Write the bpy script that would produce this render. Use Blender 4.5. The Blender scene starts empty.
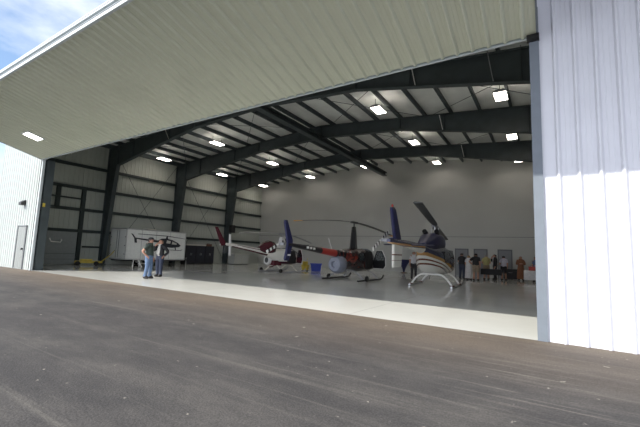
import bpy, bmesh, math, random
from mathutils import Vector, Matrix
random.seed(4)
S = bpy.context.scene
COL = S.collection
V = Vector
PI = math.pi

# ------------------------------------------------------------------ materials
def pmat(name, col, rough=.5, metal=0., spec=.5, noise=0., nscale=6., bump=0., bscale=30., coat=0.):
    m = bpy.data.materials.new(name); m.use_nodes = True
    nt = m.node_tree; b = nt.nodes['Principled BSDF']
    b.inputs['Base Color'].default_value = (*col, 1); b.inputs['Roughness'].default_value = rough
    b.inputs['Metallic'].default_value = metal; b.inputs['Specular IOR Level'].default_value = spec
    if coat: b.inputs['Coat Weight'].default_value = coat; b.inputs['Coat Roughness'].default_value = .05
    tc = nt.nodes.new('ShaderNodeTexCoord')
    if noise:
        n = nt.nodes.new('ShaderNodeTexNoise'); n.inputs['Scale'].default_value = nscale; n.inputs['Detail'].default_value = 4
        nt.links.new(tc.outputs['Object'], n.inputs['Vector'])
        r = nt.nodes.new('ShaderNodeValToRGB')
        r.color_ramp.elements[0].position = .3; r.color_ramp.elements[1].position = .7
        r.color_ramp.elements[0].color = (*[max(0, c*(1-noise)) for c in col], 1)
        r.color_ramp.elements[1].color = (*[min(1, c*(1+noise)) for c in col], 1)
        nt.links.new(n.outputs['Fac'], r.inputs['Fac']); nt.links.new(r.outputs['Color'], b.inputs['Base Color'])
    if bump:
        n2 = nt.nodes.new('ShaderNodeTexNoise'); n2.inputs['Scale'].default_value = bscale; n2.inputs['Detail'].default_value = 4
        nt.links.new(tc.outputs['Object'], n2.inputs['Vector'])
        bp = nt.nodes.new('ShaderNodeBump'); bp.inputs['Strength'].default_value = bump; bp.inputs['Distance'].default_value = .02
        nt.links.new(n2.outputs['Fac'], bp.inputs['Height']); nt.links.new(bp.outputs['Normal'], b.inputs['Normal'])
    return m

def emat(name, col, strength):
    m = bpy.data.materials.new(name); m.use_nodes = True
    b = m.node_tree.nodes['Principled BSDF']
    b.inputs['Base Color'].default_value = (.8, .8, .8, 1)
    b.inputs['Emission Color'].default_value = (*col, 1); b.inputs['Emission Strength'].default_value = strength
    return m

def glassmat(name, col=(.05, .07, .08), alpha=.55):
    m = bpy.data.materials.new(name); m.use_nodes = True
    b = m.node_tree.nodes['Principled BSDF']
    b.inputs['Base Color'].default_value = (*col, 1); b.inputs['Roughness'].default_value = .06
    b.inputs['Alpha'].default_value = alpha; b.inputs['Specular IOR Level'].default_value = .7
    return m

def bandmat(name, bands, slope=0., x_flat=None, rough=.25):
    """paint whose colour depends on d = z - slope*max(x - x_flat, 0) in the part's own frame; bands = [(from_d, colour), ...]"""
    m = bpy.data.materials.new(name); m.use_nodes = True
    nt = m.node_tree; N = nt.nodes; b = N['Principled BSDF']; b.inputs['Roughness'].default_value = rough
    b.inputs['Coat Weight'].default_value = .4
    tc = N.new('ShaderNodeTexCoord'); sx = N.new('ShaderNodeSeparateXYZ'); nt.links.new(tc.outputs['Object'], sx.inputs[0])
    s1 = N.new('ShaderNodeMath'); s1.operation = 'SUBTRACT'; nt.links.new(sx.outputs['X'], s1.inputs[0]); s1.inputs[1].default_value = x_flat if x_flat is not None else -99
    s2 = N.new('ShaderNodeMath'); s2.operation = 'MAXIMUM'; nt.links.new(s1.outputs[0], s2.inputs[0]); s2.inputs[1].default_value = 0
    s3 = N.new('ShaderNodeMath'); s3.operation = 'MULTIPLY_ADD'; nt.links.new(s2.outputs[0], s3.inputs[0]); s3.inputs[1].default_value = -slope
    nt.links.new(sx.outputs['Z'], s3.inputs[2])
    mr = N.new('ShaderNodeMapRange'); mr.inputs['From Min'].default_value = 0; mr.inputs['From Max'].default_value = 4
    nt.links.new(s3.outputs[0], mr.inputs['Value'])
    r = N.new('ShaderNodeValToRGB'); r.color_ramp.interpolation = 'CONSTANT'
    e = r.color_ramp.elements
    e[0].position = 0; e[0].color = (*bands[0][1], 1)
    e[1].position = bands[1][0]/4; e[1].color = (*bands[1][1], 1)
    for d, c in bands[2:]:
        k = e.new(d/4); k.color = (*c, 1)
    nt.links.new(mr.outputs[0], r.inputs['Fac']); nt.links.new(r.outputs['Color'], b.inputs['Base Color'])
    return m

M = {}
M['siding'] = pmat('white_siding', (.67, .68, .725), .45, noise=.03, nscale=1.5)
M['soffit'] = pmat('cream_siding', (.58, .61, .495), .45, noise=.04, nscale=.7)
M['trim_blue'] = pmat('grey_blue_trim', (.15, .175, .205), .5, noise=.05)
M['trim_white'] = pmat('white_trim', (.52, .57, .58), .4)
M['steel'] = pmat('dark_green_primer', (.046, .060, .064), .55, noise=.15, nscale=2)
M['girt'] = pmat('girt_primer', (.022, .034, .034), .6)
M['liner'] = pmat('wall_liner', (.43, .46, .42), .6, noise=.05, nscale=.5)
M['backwall'] = pmat('back_wall_liner', (.46, .47, .45), .6, noise=.04, nscale=.4)
M['insul'] = pmat('roof_insulation', (.80, .82, .79), .5, noise=.08, nscale=1.2, bump=.5, bscale=2.)
M['doorgrey'] = pmat('door_grey', (.20, .21, .225), .5)
M['doordark'] = pmat('sliding_door_grey', (.26, .285, .285), .5, noise=.06)
M['frame_grey'] = pmat('door_frame', (.12, .13, .14), .5)
M['white'] = pmat('white_paint', (.80, .80, .78), .3, coat=.3)
M['offwhite'] = pmat('offwhite_paint', (.62, .61, .55), .35)
M['black'] = pmat('black', (.012, .012, .014), .4)
M['rubber'] = pmat('black_rubber', (.02, .02, .02), .8)
M['grey'] = pmat('grey_metal', (.30, .31, .33), .4, metal=.3)
M['midgrey'] = pmat('blue_grey_cowl', (.20, .22, .27), .45, noise=.1)
M['alu'] = pmat('aluminium', (.55, .56, .57), .3, metal=.8)
M['navy'] = pmat('navy_paint', (.020, .022, .075), .4, spec=.3)
M['darkblade'] = pmat('dark_blade', (.055, .06, .06), .45)
M['maroon'] = pmat('maroon_paint', (.085, .016, .025), .25, coat=.4)
M['red'] = pmat('red_paint', (.42, .035, .025), .4)
M['orange'] = pmat('orange_tip', (.75, .38, .06), .5)
M['yellow'] = pmat('yellow_paint', (.55, .42, .05), .5, noise=.15)
M['blue'] = pmat('blue_plastic', (.02, .05, .38), .4)
M['gold'] = pmat('gold_paint', (.45, .24, .07), .3)
M['glass'] = glassmat('tinted_glass')
M['lamp'] = emat('lamp_diffuser', (1.0, .90, .80), 15.)
M['softlamp'] = emat('soffit_lamp_lens', (1.0, .98, .9), 6.)
M['skin'] = pmat('skin', (.45, .24, .17), .6)
M['silhouette'] = pmat('black_vinyl', (.02, .022, .03), .5)

# ------------------------------------------------------------------ mesh helpers
class MB:
    def __init__(s): s.bm = bmesh.new(); s.mi = 0
    def _f(s, vs):
        try:
            f = s.bm.faces.new(vs); f.material_index = s.mi; return f
        except ValueError: return None
    def box(s, lo, hi, mat4=None):
        lo, hi = V(lo), V(hi)
        p = [V((x, y, z)) for z in (lo.z, hi.z) for y in (lo.y, hi.y) for x in (lo.x, hi.x)]
        if mat4 is not None: p = [mat4 @ q for q in p]
        v = [s.bm.verts.new(q) for q in p]
        for q in ((0, 2, 3, 1), (4, 5, 7, 6), (0, 1, 5, 4), (2, 6, 7, 3), (0, 4, 6, 2), (1, 3, 7, 5)): s._f([v[i] for i in q])
        return s
    def rings(s, rings, cap=True, closed=False):
        R = [[s.bm.verts.new(q) for q in r] for r in rings]
        n = len(R[0])
        for a, b in zip(R, R[1:]):
            for i in range(n): s._f([a[i], a[(i+1) % n], b[(i+1) % n], b[i]])
        if closed:
            for i in range(n): s._f([R[-1][i], R[-1][(i+1) % n], R[0][(i+1) % n], R[0][i]])
        elif cap: s._f(R[0][::-1]); s._f(R[-1])
        return s
    def tube(s, pts, r, n=10, flat=1.):
        pts = [V(p) for p in pts]; rr = r if isinstance(r, (list, tuple)) else [r]*len(pts)
        rings = []; prev = None
        for i, p in enumerate(pts):
            d = (pts[min(i+1, len(pts)-1)] - pts[max(i-1, 0)]).normalized()
            if prev is None:
                up = V((0, 0, 1)) if abs(d.z) < .9 else V((1, 0, 0))
                a = d.cross(up).normalized()
            else: a = (prev - d*prev.dot(d)).normalized()
            prev = a; b = d.cross(a)
            rings.append([p + a*rr[i]*math.cos(t*2*PI/n) + b*rr[i]*flat*math.sin(t*2*PI/n) for t in range(n)])
        return s.rings(rings)
    def loft(s, secs, n=24, e=2.4):
        """sections (x, zc, hw, hh[, exponent]) along x"""
        rings = []
        for q in secs:
            x, zc, hw, hh = q[:4]; ee = q[4] if len(q) > 4 else e
            ring = []
            for k in range(n):
                t = 2*PI*k/n; c, sn = math.cos(t), math.sin(t)
                ring.append(V((x, hw*math.copysign(abs(c)**(2/ee), c), zc + hh*math.copysign(abs(sn)**(2/ee), sn))))
            rings.append(ring)
        return s.rings(rings)
    def prism(s, poly, h0, h1, f):
        """polygon of 2D points extruded from h0 to h1; f(u, v, h) -> point"""
        return s.rings([[f(u, v, h0) for u, v in poly], [f(u, v, h1) for u, v in poly]])
    def lathe(s, prof, c=(0, 0, 0), n=20, axis='z'):
        c = V(c); rings = []
        for r, h in prof:
            ring = []
            for k in range(n):
                t = 2*PI*k/n; a, b = r*math.cos(t), r*math.sin(t)
                ring.append(c + (V((a, b, h)) if axis == 'z' else V((h, a, b)) if axis == 'x' else V((b, h, a))))
            rings.append(ring)
        return s.rings(rings)
    def ball(s, c, r, n=12, sc=(1, 1, 1)):
        c = V(c); k = 7
        return s.rings([[c + V((r*sc[0]*math.sin(PI*(i+.05)/(k+.1))*math.cos(2*PI*j/n), r*sc[1]*math.sin(PI*(i+.05)/(k+.1))*math.sin(2*PI*j/n), -r*sc[2]*math.cos(PI*(i+.05)/(k+.1)))) for j in range(n)] for i in range(k+1)])
    def build(s, name, mats, parent=None, smooth=False, bevel=0.):
        bmesh.ops.recalc_face_normals(s.bm, faces=s.bm.faces)
        me = bpy.data.meshes.new(name); s.bm.to_mesh(me); s.bm.free()
        for m in (mats if isinstance(mats, (list, tuple)) else [mats]): me.materials.append(M[m] if isinstance(m, str) else m)
        o = bpy.data.objects.new(name, me); COL.objects.link(o)
        if parent: o.parent = parent
        if smooth:
            for f in me.polygons: f.use_smooth = True
            md = o.modifiers.new('auto', 'EDGE_SPLIT'); md.split_angle = math.radians(42)
        if bevel:
            md = o.modifiers.new('bev', 'BEVEL'); md.width = bevel; md.segments = 2; md.limit_method = 'ANGLE'
        return o

def tag(o, label=None, cat=None, group=None, kind=None):
    if label: o['label'] = label
    if cat: o['category'] = cat
    if group: o['group'] = group
    if kind: o['kind'] = kind
    return o
def empty(name, loc=(0, 0, 0), rz=0., **k):
    o = bpy.data.objects.new(name, None); COL.objects.link(o); o.location = loc; o.rotation_euler = (0, 0, rz); o.empty_display_size = .2
    return tag(o, **k)
def copy_thing(root):
    r = root.copy(); COL.objects.link(r)
    for ch in root.children:
        c = ch.copy(); COL.objects.link(c); c.parent = r
        for g in ch.children:
            d = g.copy(); COL.objects.link(d); d.parent = c
    return r

# ------------------------------------------------------------------ dimensions of the hangar (metres)
W, H = 21.94, 5.72          # door opening
XL, XR = -5.74, 24.5        # side walls
YB = 23.25                  # back wall
XC = 9.4                    # ridge
def roof(x): return 10.15 - .077*abs(x - XC)
FR = [.45, 6.1, 11.95, 18.0]   # rigid frames
def struct(o, **k): return tag(o, kind='structure', **k)

# corrugated sheet: trapezoid ribs every .305 m, with two low stiffening ribs between
def rib_profile(length, start=0., pitch=.305, h=.05):
    pr = []; x = start
    pr.append((0., 0.))
    while x < length - .08:
        if x > .0:
            pr += [(x, 0), (x+.026, h), (x+.054, h), (x+.096, 0)]
        for k in (.145, .225):
            if 0 < x + k < length - .05: pr += [(x+k, 0), (x+k+.012, .006), (x+k+.024, 0)]
        x += pitch
    pr.append((length, 0.))
    return [p for i, p in enumerate(pr) if 0 <= p[0] <= length and (i == 0 or p[0] >= pr[i-1][0])]
def sheet(mb, prof, f, depth, v0, v1, top=None):
    """profile (u, height) run from v0 to v1 (or top(u)) with a flat back at -depth; f(u, v, h) -> point"""
    us = [p[0] for p in prof]
    top = top or (lambda u: v1)
    A = [mb.bm.verts.new(f(u, v0, h)) for u, h in prof]; B = [mb.bm.verts.new(f(u, top(u), h)) for u, h in prof]
    A2 = [mb.bm.verts.new(f(u, v0, -depth)) for u in us]; B2 = [mb.bm.verts.new(f(u, top(u), -depth)) for u in us]
    for i in range(len(us)-1):
        mb._f([A[i], A[i+1], B[i+1], B[i]]); mb._f([A2[i+1], A2[i], B2[i], B2[i+1]])
        mb._f([A[i+1], A[i], A2[i], A2[i+1]]); mb._f([B[i], B[i+1], B2[i+1], B2[i]])
    mb._f([A[0], B[0], B2[0], A2[0]]); mb._f([B[-1], A[-1], A2[-1], B2[-1]])
    return mb

# ------------------------------------------------------------------ ground and floor
def asphalt_mat():
    m = bpy.data.materials.new('asphalt'); m.use_nodes = True
    nt = m.node_tree; N = nt.nodes; L = nt.links; b = N['Principled BSDF']
    b.inputs['Roughness'].default_value = .85; b.inputs['Specular IOR Level'].default_value = .25
    tc = N.new('ShaderNodeTexCoord')
    def noise(scale, mp, detail=5, rough=.55):
        mpn = N.new('ShaderNodeMapping'); mpn.inputs['Scale'].default_value = mp[:3]
        if len(mp) > 3: mpn.inputs['Rotation'].default_value = (0, 0, mp[3])
        n = N.new('ShaderNodeTexNoise'); n.inputs['Scale'].default_value = scale; n.inputs['Detail'].default_value = detail; n.inputs['Roughness'].default_value = rough
        L.new(tc.outputs['Object'], mpn.inputs['Vector']); L.new(mpn.outputs[0], n.inputs['Vector']); return n.outputs['Fac']
    def ramp(src, p0, c0, p1, c1):
        r = N.new('ShaderNodeValToRGB'); e = r.color_ramp.elements
        e[0].position = p0; e[0].color = (*c0, 1); e[1].position = p1; e[1].color = (*c1, 1); L.new(src, r.inputs['Fac']); return r.outputs['Color']
    def mix(fac, a, c, mode='MIX'):
        x = N.new('ShaderNodeMix'); x.data_type = 'RGBA'; x.blend_type = mode
        if isinstance(fac, (int, float)): x.inputs[0].default_value = fac
        else: L.new(fac, x.inputs[0])
        for i, s in ((6, a), (7, c)):
            if isinstance(s, tuple): x.inputs[i].default_value = (*s, 1)
            else: L.new(s, x.inputs[i])
        return x.outputs[2]
    base = ramp(noise(.25, (1, 1, 1)), .3, (.056, .053, .054), .75, (.072, .069, .067))
    streak = ramp(noise(1.0, (.07, 1.7, 1, .03), 4, .6), .48, (0, 0, 0), .80, (.75, .75, .75))
    c = mix(streak, base, (.105, .098, .092))
    mott = ramp(noise(1.3, (.6, 1.2, 1, .4), 7, .7), .42, (.80, .80, .81), .66, (1.22, 1.2, 1.16))
    c = mix(1., c, mott, 'MULTIPLY')
    streak2 = ramp(noise(1.0, (.12, 4.5, 1, -.10), 5, .6), .58, (0, 0, 0), .74, (.6, .6, .6))
    c = mix(streak2, c, (.15, .14, .125))
    # dry dust carried over the threshold line
    sx = N.new('ShaderNodeSeparateXYZ'); L.new(tc.outputs['Object'], sx.inputs[0])
    mr = N.new('ShaderNodeMapRange'); mr.inputs['From Min'].default_value = -3.2; mr.inputs['From Max'].default_value = -.1; L.new(sx.outputs['Y'], mr.inputs['Value'])
    dm = N.new('ShaderNodeMath'); dm.operation = 'MULTIPLY'; L.new(mr.outputs[0], dm.inputs[0]); L.new(noise(.6, (.35, 1, 1), 4), dm.inputs[1])
    c = mix(dm.outputs[0], c, (.20, .155, .115))
    scuff = ramp(noise(2.6, (.22, 1.5, 1, -.15), 5, .7), .66, (0, 0, 0), .74, (.6, .6, .6))
    c = mix(scuff, c, (.20, .19, .17))
    # pale scrape marks on the right, in front of the wall
    dist = N.new('ShaderNodeVectorMath'); dist.operation = 'DISTANCE'; L.new(tc.outputs['Object'], dist.inputs[0]); dist.inputs[1].default_value = (22.0, -2.75, 0)
    dr = N.new('ShaderNodeMapRange'); dr.inputs['From Min'].default_value = 1.5; dr.inputs['From Max'].default_value = .2; L.new(dist.outputs['Value'], dr.inputs['Value'])
    scr = ramp(noise(1.6, (.35, 5.5, 1, .22), 5, .6), .56, (0, 0, 0), .74, (1, 1, 1))
    sm = N.new('ShaderNodeMath'); sm.operation = 'MULTIPLY'; L.new(dr.outputs[0], sm.inputs[0]); L.new(scr, sm.inputs[1])
    c = mix(sm.outputs[0], c, (.26, .235, .205))
    grain = ramp(noise(60, (1, 1, 1), 2), .35, (.75, .75, .75), .7, (1.2, 1.2, 1.2))
    c = mix(1., c, grain, 'MULTIPLY')
    spk = ramp(noise(7, (1, 1, 1), 3), .70, (0, 0, 0), .74, (1, 1, 1))
    c = mix(spk, c, (.26, .24, .21))
    L.new(c, b.inputs['Base Color'])
    bp = N.new('ShaderNodeBump'); bp.inputs['Strength'].default_value = .35; bp.inputs['Distance'].default_value = .02
    L.new(noise(45, (1, 1, 1), 3), bp.inputs['Height']); L.new(bp.outputs[0], b.inputs['Normal'])
    return m
M['asphalt'] = asphalt_mat()
o = struct(MB().box((-70, -60, -.3), (80, -.0, -.004)).build('ground', 'asphalt'), label='dark grey asphalt apron outside the hangar', cat='ground')

def floor_mat():
    m = bpy.data.materials.new('sealed_floor'); m.use_nodes = True
    nt = m.node_tree; N = nt.nodes; L = nt.links; b = N['Principled BSDF']
    tc = N.new('ShaderNodeTexCoord')
    n = N.new('ShaderNodeTexNoise'); n.inputs['Scale'].default_value = .5; n.inputs['Detail'].default_value = 5
    L.new(tc.outputs['Object'], n.inputs['Vector'])
    r = N.new('ShaderNodeValToRGB'); e = r.color_ramp.elements
    e[0].position = .3; e[0].color = (.66, .67, .64, 1); e[1].position = .7; e[1].color = (.74, .745, .71, 1)
    L.new(n.outputs['Fac'], r.inputs['Fac'])
    # saw-cut joints every 6 m
    br = N.new('ShaderNodeTexBrick'); br.inputs['Scale'].default_value = 1; br.offset = 0
    br.inputs['Brick Width'].default_value = 6.; br.inputs['Row Height'].default_value = 6.; br.inputs['Mortar Size'].default_value = .008
    br.inputs['Color1'].default_value = br.inputs['Color2'].default_value = (1, 1, 1, 1); br.inputs['Mortar'].default_value = (.6, .6, .6, 1)
    L.new(tc.outputs['Object'], br.inputs['Vector'])
    mx = N.new('ShaderNodeMix'); mx.data_type = 'RGBA'; mx.blend_type = 'MULTIPLY'; mx.inputs[0].default_value = 1
    L.new(r.outputs['Color'], mx.inputs[6]); L.new(br.outputs['Color'], mx.inputs[7]); L.new(mx.outputs[2], b.inputs['Base Color'])
    b.inputs['Roughness'].default_value = .09; b.inputs['Specular IOR Level'].default_value = .45
    n2 = N.new('ShaderNodeTexNoise'); n2.inputs['Scale'].default_value = 2.5
    L.new(tc.outputs['Object'], n2.inputs['Vector'])
    bp = N.new('ShaderNodeBump'); bp.inputs['Strength'].default_value = .05; bp.inputs['Distance'].default_value = .02
    L.new(n2.outputs['Fac'], bp.inputs['Height']); L.new(bp.outputs[0], b.inputs['Normal'])
    return m
M['floor'] = floor_mat()
struct(MB().box((XL-.2, 0, -.3), (XR+.2, YB+.2, 0)).build('floor', 'floor'), label='glossy pale grey sealed concrete floor inside the hangar', cat='floor')

# ------------------------------------------------------------------ shell
fy = lambda u, v, h: V((u, -h, v))
LEFT_END = -5.9
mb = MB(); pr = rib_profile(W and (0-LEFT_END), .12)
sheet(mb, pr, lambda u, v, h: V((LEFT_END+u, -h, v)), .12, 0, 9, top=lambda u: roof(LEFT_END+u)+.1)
struct(mb.build('wall_front_left', pmat('dimmed_siding', (.55, .585, .56), .5, noise=.04)), label='white ribbed metal wall beside the far left end of the door opening', cat='wall')  # siding made darker and greener here, lens corner darkening put into the colour
mb = MB(); pr = rib_profile(XR+.15-W, .225)
sheet(mb, pr, lambda u, v, h: V((W+u, -h, v)), .12, 0, 9, top=lambda u: roof(W+u)+.1)
o = struct(mb.build('wall_front_right', 'siding'), label='white ribbed metal wall at the right edge, lit by the sun below', cat='wall')
mb = MB(); pr = [(0, 0), (XC, 0), (W, 0)]
sheet(mb, pr, fy, .03, H+.02, 9, top=lambda u: roof(u)+.1)
struct(mb.build('wall_front_header', 'siding'), label='white metal wall above the door opening', cat='wall')
mb = MB(); pr = rib_profile(YB+.1, .15, h=.02)
sheet(mb, pr, lambda u, v, h: V((XL+h-.02, u, v)), .12, 0, roof(XL)+.06)
wl = struct(mb.build('wall_left', 'liner'), label='pale ribbed left wall with dark green girts', cat='wall')
wr = struct(MB().box((XR, 0, 0), (XR+.15, YB+.1, roof(XR)+.06)).build('wall_right', 'liner'), label='pale right wall of the hangar', cat='wall')
mb = MB()
mb.prism([(XL-.15, 0), (XR+.15, 0), (XR+.15, roof(XR)+.1), (XC, roof(XC)+.1), (XL-.15, roof(XL)+.1)], YB, YB+.15, lambda u, v, h: V((u, h, v)))
wb = struct(mb.build('wall_back', 'backwall'), label='smooth pale grey back wall', cat='wall')
MB().box((XL+.02, YB-.02, 3.14), (XR, YB-.002, 3.17)).build('seam_strip', 'frame_grey', wb)
mb = MB()
for s in ((XL-.3, XC), (XC, XR+.3)):
    mb.prism([(s[0], roof(s[0])), (s[1], roof(s[1])), (s[1], roof(s[1])+.12), (s[0], roof(s[0])+.12)], -.25, YB+.3, lambda u, v, h: V((u, h, v)))
ce = struct(mb.build('ceiling', 'insul'), label='pale insulated roof underside between dark purlins', cat='ceiling')
# purlins
pxs = [8.62, 7.1, 5.58, 4.17, 2.7, 1.2, -.35, -1.85, -3.25, -4.6, 10.2, 11.9, 13.35, 14.85, 16.3, 17.75, 19.2, 20.65, 22.1, 23.5]
for x in pxs:
    z = roof(x); MB().box((x-.055, .1, z-.23), (x+.055, YB-.02, z)).build('purlin', 'steel', ce)
MB().box((XL+.02, .1, roof(XL)-.35), (XL+.2, YB-.02, roof(XL)-.03)).build('eave_strut', 'steel', ce)
MB().box((XR-.2, .1, roof(XR)-.35), (XR-.02, YB-.02, roof(XR)-.03)).build('eave_strut', 'steel', ce)
# roof bracing rods
for y0, y1 in ((FR[1], FR[2]), (FR[2], FR[3])):
    for x0, x1 in ((-4.6, 2.5), (2.5, 9), (10, 16.5), (16.5, 23.5)):
        for a, b in ((x0, x1), (x1, x0)):
            MB().tube([(a, y0, roof(a)-.32), (b, y1, roof(b)-.32)], .014, 6).build('bracing_rod', 'steel', ce)
# long hoist beam under the ridge
mb = MB(); bz = 8.78
mb.box((9.2, .6, bz), (9.6, YB-.02, bz+.05)); mb.box((9.2, .6, bz+.31), (9.6, YB-.02, bz+.36)); mb.box((9.37, .6, bz+.05), (9.43, YB-.02, bz+.31))
struct(mb.build('ridge_beam', 'steel'), label='thick dark green lengthwise beam running under the ridge', cat='beam')
# girts on the left wall
for z in (6.91, 5.34, 3.82, 2.32):
    for k, (y0, y1) in enumerate(((.6, 6.0), (6.2, 11.85), (12.05, 17.9), (18.1, YB-.05))):
        if z < 3 and k == 0: y0 = 2.3
        if z < 3 and k > 0 and z == 2.32: pass
        MB().box((XL+.005, y0, z-.1), (XL+.18, y1, z+.1)).build('girt', 'girt', wl)
MB().box((XL+.005, 4.8, 1.17), (XL+.16, 6.0, 1.29)).build('girt', 'girt', wl)
MB().box((XL+.005, 2.3, 4.52), (XL+.15, 4.7, 4.62)).build('girt', 'girt', wl)
for ya, yb in ((6.3, 11.8), (12.2, 17.8)):
    for (z0, z1) in ((.3, 8.6), (8.6, .3)):
        MB().tube([(XL+.24, ya, z0), (XL+.24, yb, z1)], .014, 6).build('bracing_rod', 'steel', wl)
# framed sliding service door low on the left wall
MB().box((XL+.005, 4.42, 0), (XL+.2, 4.66, 5.34)).build('door_post', 'girt', wl)
MB().box((XL+.005, 2.85, 3.82), (XL+.18, 3.1, 5.34)).build('door_post', 'girt', wl)
d = struct(MB().box((XL+.05, 1.7, .03), (XL+.11, 4.40, 2.26)).build('door_2', 'doordark', bevel=.01), label='smooth grey sliding door low on the left wall with white pull handle', cat='door')
MB().box((XL+.112, 1.75, .72), (XL+.122, 4.36, .75)).build('seam', 'frame_grey', d)
mb = MB(); mb.tube([(XL+.11, 2.78, 1.72), (XL+.17, 2.78, 1.66), (XL+.18, 2.85, 1.52), (XL+.18, 3.38, 1.48), (XL+.17, 3.45, 1.6), (XL+.11, 3.45, 1.68)], .045, 8)
tag(mb.build('handle', 'white', d), label='white pull handle')
MB().box((XL+.115, 1.7, .35), (XL+.125, 4.40, .37)).build('seam', 'frame_grey', d)

# frames: tapered columns and rafters, I section
def icolumn(side, y):
    x0 = XL+.03 if side < 0 else XR-.03; sg = 1 if side < 0 else -1
    zt = roof(x0 + sg*1.0)-.23
    mb = MB(); f = lambda u, v, h: V((x0+sg*u, h, v))
    d0, d1 = .42, 1.22; b = .14
    mb.prism([(.02, .02), (d0, .02), (d1, 7.35), (d1, zt), (.02, zt-.08)], y-.015, y+.015, f)
    mb.prism([(0, 0), (.025, 0), (.025, zt-.08), (0, zt-.08)], y-b, y+b, f)
    mb.prism([(d0, 0), (d0+.03, 0), (d1+.03, 7.35), (d1, 7.35)], y-b, y+b, f)
    mb.prism([(d1-.02, 7.35), (d1+.02, 7.35), (d1+.02, zt), (d1-.02, zt)], y-b, y+b, f)
    mb.box((min(x0-sg*.0, x0+sg*(d0+.1)), y-.2, 0), (max(x0, x0+sg*(d0+.1)), y+.2, .03))
    return mb
def depth(dx):
    pts = [(0, .86), (5.5, .74), (8, .98), (12, 1.38), (14.2, 1.62), (15.2, 1.7)]
    for (a, va), (b, vb) in zip(pts, pts[1:]):
        if dx <= b: return va + (vb-va)*(dx-a)/(b-a)
    return pts[-1][1]
def rafter(y, drop=0.):
    mb = MB(); b = .14
    xs = [XL+1.24] + [XC-12, XC-8, XC-5.5, XC, XC+5.5, XC+8, XC+12] + [XR-1.24]
    top = [(x, roof(x)-.235-drop) for x in xs]; bot = [(x, roof(x)-.23-depth(abs(x-XC))) for x in xs]
    f = lambda u, v, h: V((u, h, v))
    for i in range(len(xs)-1):
        mb.prism([top[i], top[i+1], bot[i+1], bot[i]], y-.012, y+.012, f)
        mb.prism([top[i], top[i+1], (xs[i+1], top[i+1][1]-.03), (xs[i], top[i][1]-.03)], y-b, y+b, f)
        mb.prism([bot[i], bot[i+1], (xs[i+1], bot[i+1][1]+.03), (xs[i], bot[i][1]+.03)], y-b, y+b, f)
    for x in xs[1:-1]:
        mb.box((x-.01, y-.12, roof(x)-.2-depth(abs(x-XC))), (x+.01, y+.12, roof(x)-.26))
    return mb
words = ['at the door', 'second from the door', 'third from the door', 'last before the back wall']
for i, y in enumerate(FR):
    if i: struct(icolumn(-1, y).build('column', 'steel'), label='tapered dark green steel column on the left wall, ' + ['', 'nearest the door, in front of the trailer', 'between the trailer and the dark cabinets', 'nearest the back wall'][i], cat='column')
    if i: struct(icolumn(1, y).build('column', 'steel'), label='tapered dark green steel column on the right wall, ' + words[i], cat='column')
    if i:
        ra = struct(rafter(y, .11 if i == 1 else 0.).build('roof_beam', 'steel'), label='deep dark green steel rafter spanning the hangar, ' + words[i], cat='beam')
        for x in ((17.6, 20.46) if i == 1 else (17.3,)):
            z1 = roof(x)-.3; z0 = roof(x)-.2-depth(abs(x-XC))
            MB().tube([(x-.12, y-.155, z1), (x+.06, y-.155, z0)], .018, 6).build('brace', 'white' if x != 20.46 else 'grey', ra)
        if i == 1: MB().tube([(1.0, y-.155, roof(1)-.3), (1.55, y-.155, roof(1.5)-.2-depth(7.9))], .018, 6).build('brace', 'offwhite', ra)

# door jambs and trim
struct(MB().box((-.26, .02, 0), (-.0, .5, H)).build('column', 'steel'), label='dark green steel door jamb column at the left end of the opening', cat='column')
t1 = struct(MB().box((-.12, -.06, 0), (.03, .05, H)).build('trim_1', 'trim_white'), label='pale trim up the left edge of the door opening', cat='trim')
struct(MB().box((-.18, -.075, 0), (-.13, .0, H)).build('trim_2', 'steel'), label='thin dark strip beside the left door trim', cat='trim')
struct(MB().box((W-.14, -.05, 0), (W+.02, .25, H+.6)).build('trim_3', 'trim_blue'), label='grey blue trim up the right edge of the door opening', cat='trim')
struct(MB().box((W-.10, .25, 0), (W+.6, .7, H+.3)).build('column', 'steel'), label='dark steel door jamb column behind the grey blue trim', cat='column')
struct(MB().box((0, .03, H+.25), (W-.1, .12, H+.75)).build('header_beam', 'steel'), label='dark green steel header over the door opening', cat='beam')
# person door in the left front wall
d = struct(MB().box((-2.12, -.05, .06), (-1.08, .0, 2.2)).build('door_1', pmat('walk_door', (.27, .29, .285), .5), bevel=.008), label='pale grey walk-in door in the white front wall far left', cat='door')
mb = MB(); mb.box((-2.2, -.065, .0), (-2.13, -.0, 2.28)); mb.box((-1.07, -.065, .0), (-1.0, -.0, 2.28)); mb.box((-2.2, -.065, 2.21), (-1.0, -.0, 2.28))
mb.build('door_frame', 'frame_grey', d)
mb = MB(); mb.lathe([(.03, -.05), (.03, -.08), (.055, -.09), (.055, -.13), (.02, -.14)], (-1.2, 0, 1.05), 12, 'y'); mb.build('door_knob', 'black', d)
# doors in the back wall
for k, (x0, x1) in enumerate(((15.72, 16.6), (17.15, 18.0), (18.87, 19.72))):
    d = struct(MB().box((x0, YB-.05, .01), (x1, YB-.005, 2.12)).build('door_%d' % (k+3), 'doorgrey'), label='grey door in the back wall, ' + ['nearest the big helicopter', 'middle of the three', 'behind the person in the white top'][k], cat='door')
    mb = MB(); mb.box((x0-.08, YB-.06, 0), (x0, YB-.005, 2.2)); mb.box((x1, YB-.06, 0), (x1+.08, YB-.005, 2.2)); mb.box((x0-.08, YB-.06, 2.12), (x1+.08, YB-.005, 2.2))
    mb.build('door_frame', 'frame_grey', d)
    MB().lathe([(.03, 0), (.03, -.06), (.01, -.07)], (x0+.1, YB-.05, 1.02), 10, 'y').build('door_knob', 'alu', d)

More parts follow.
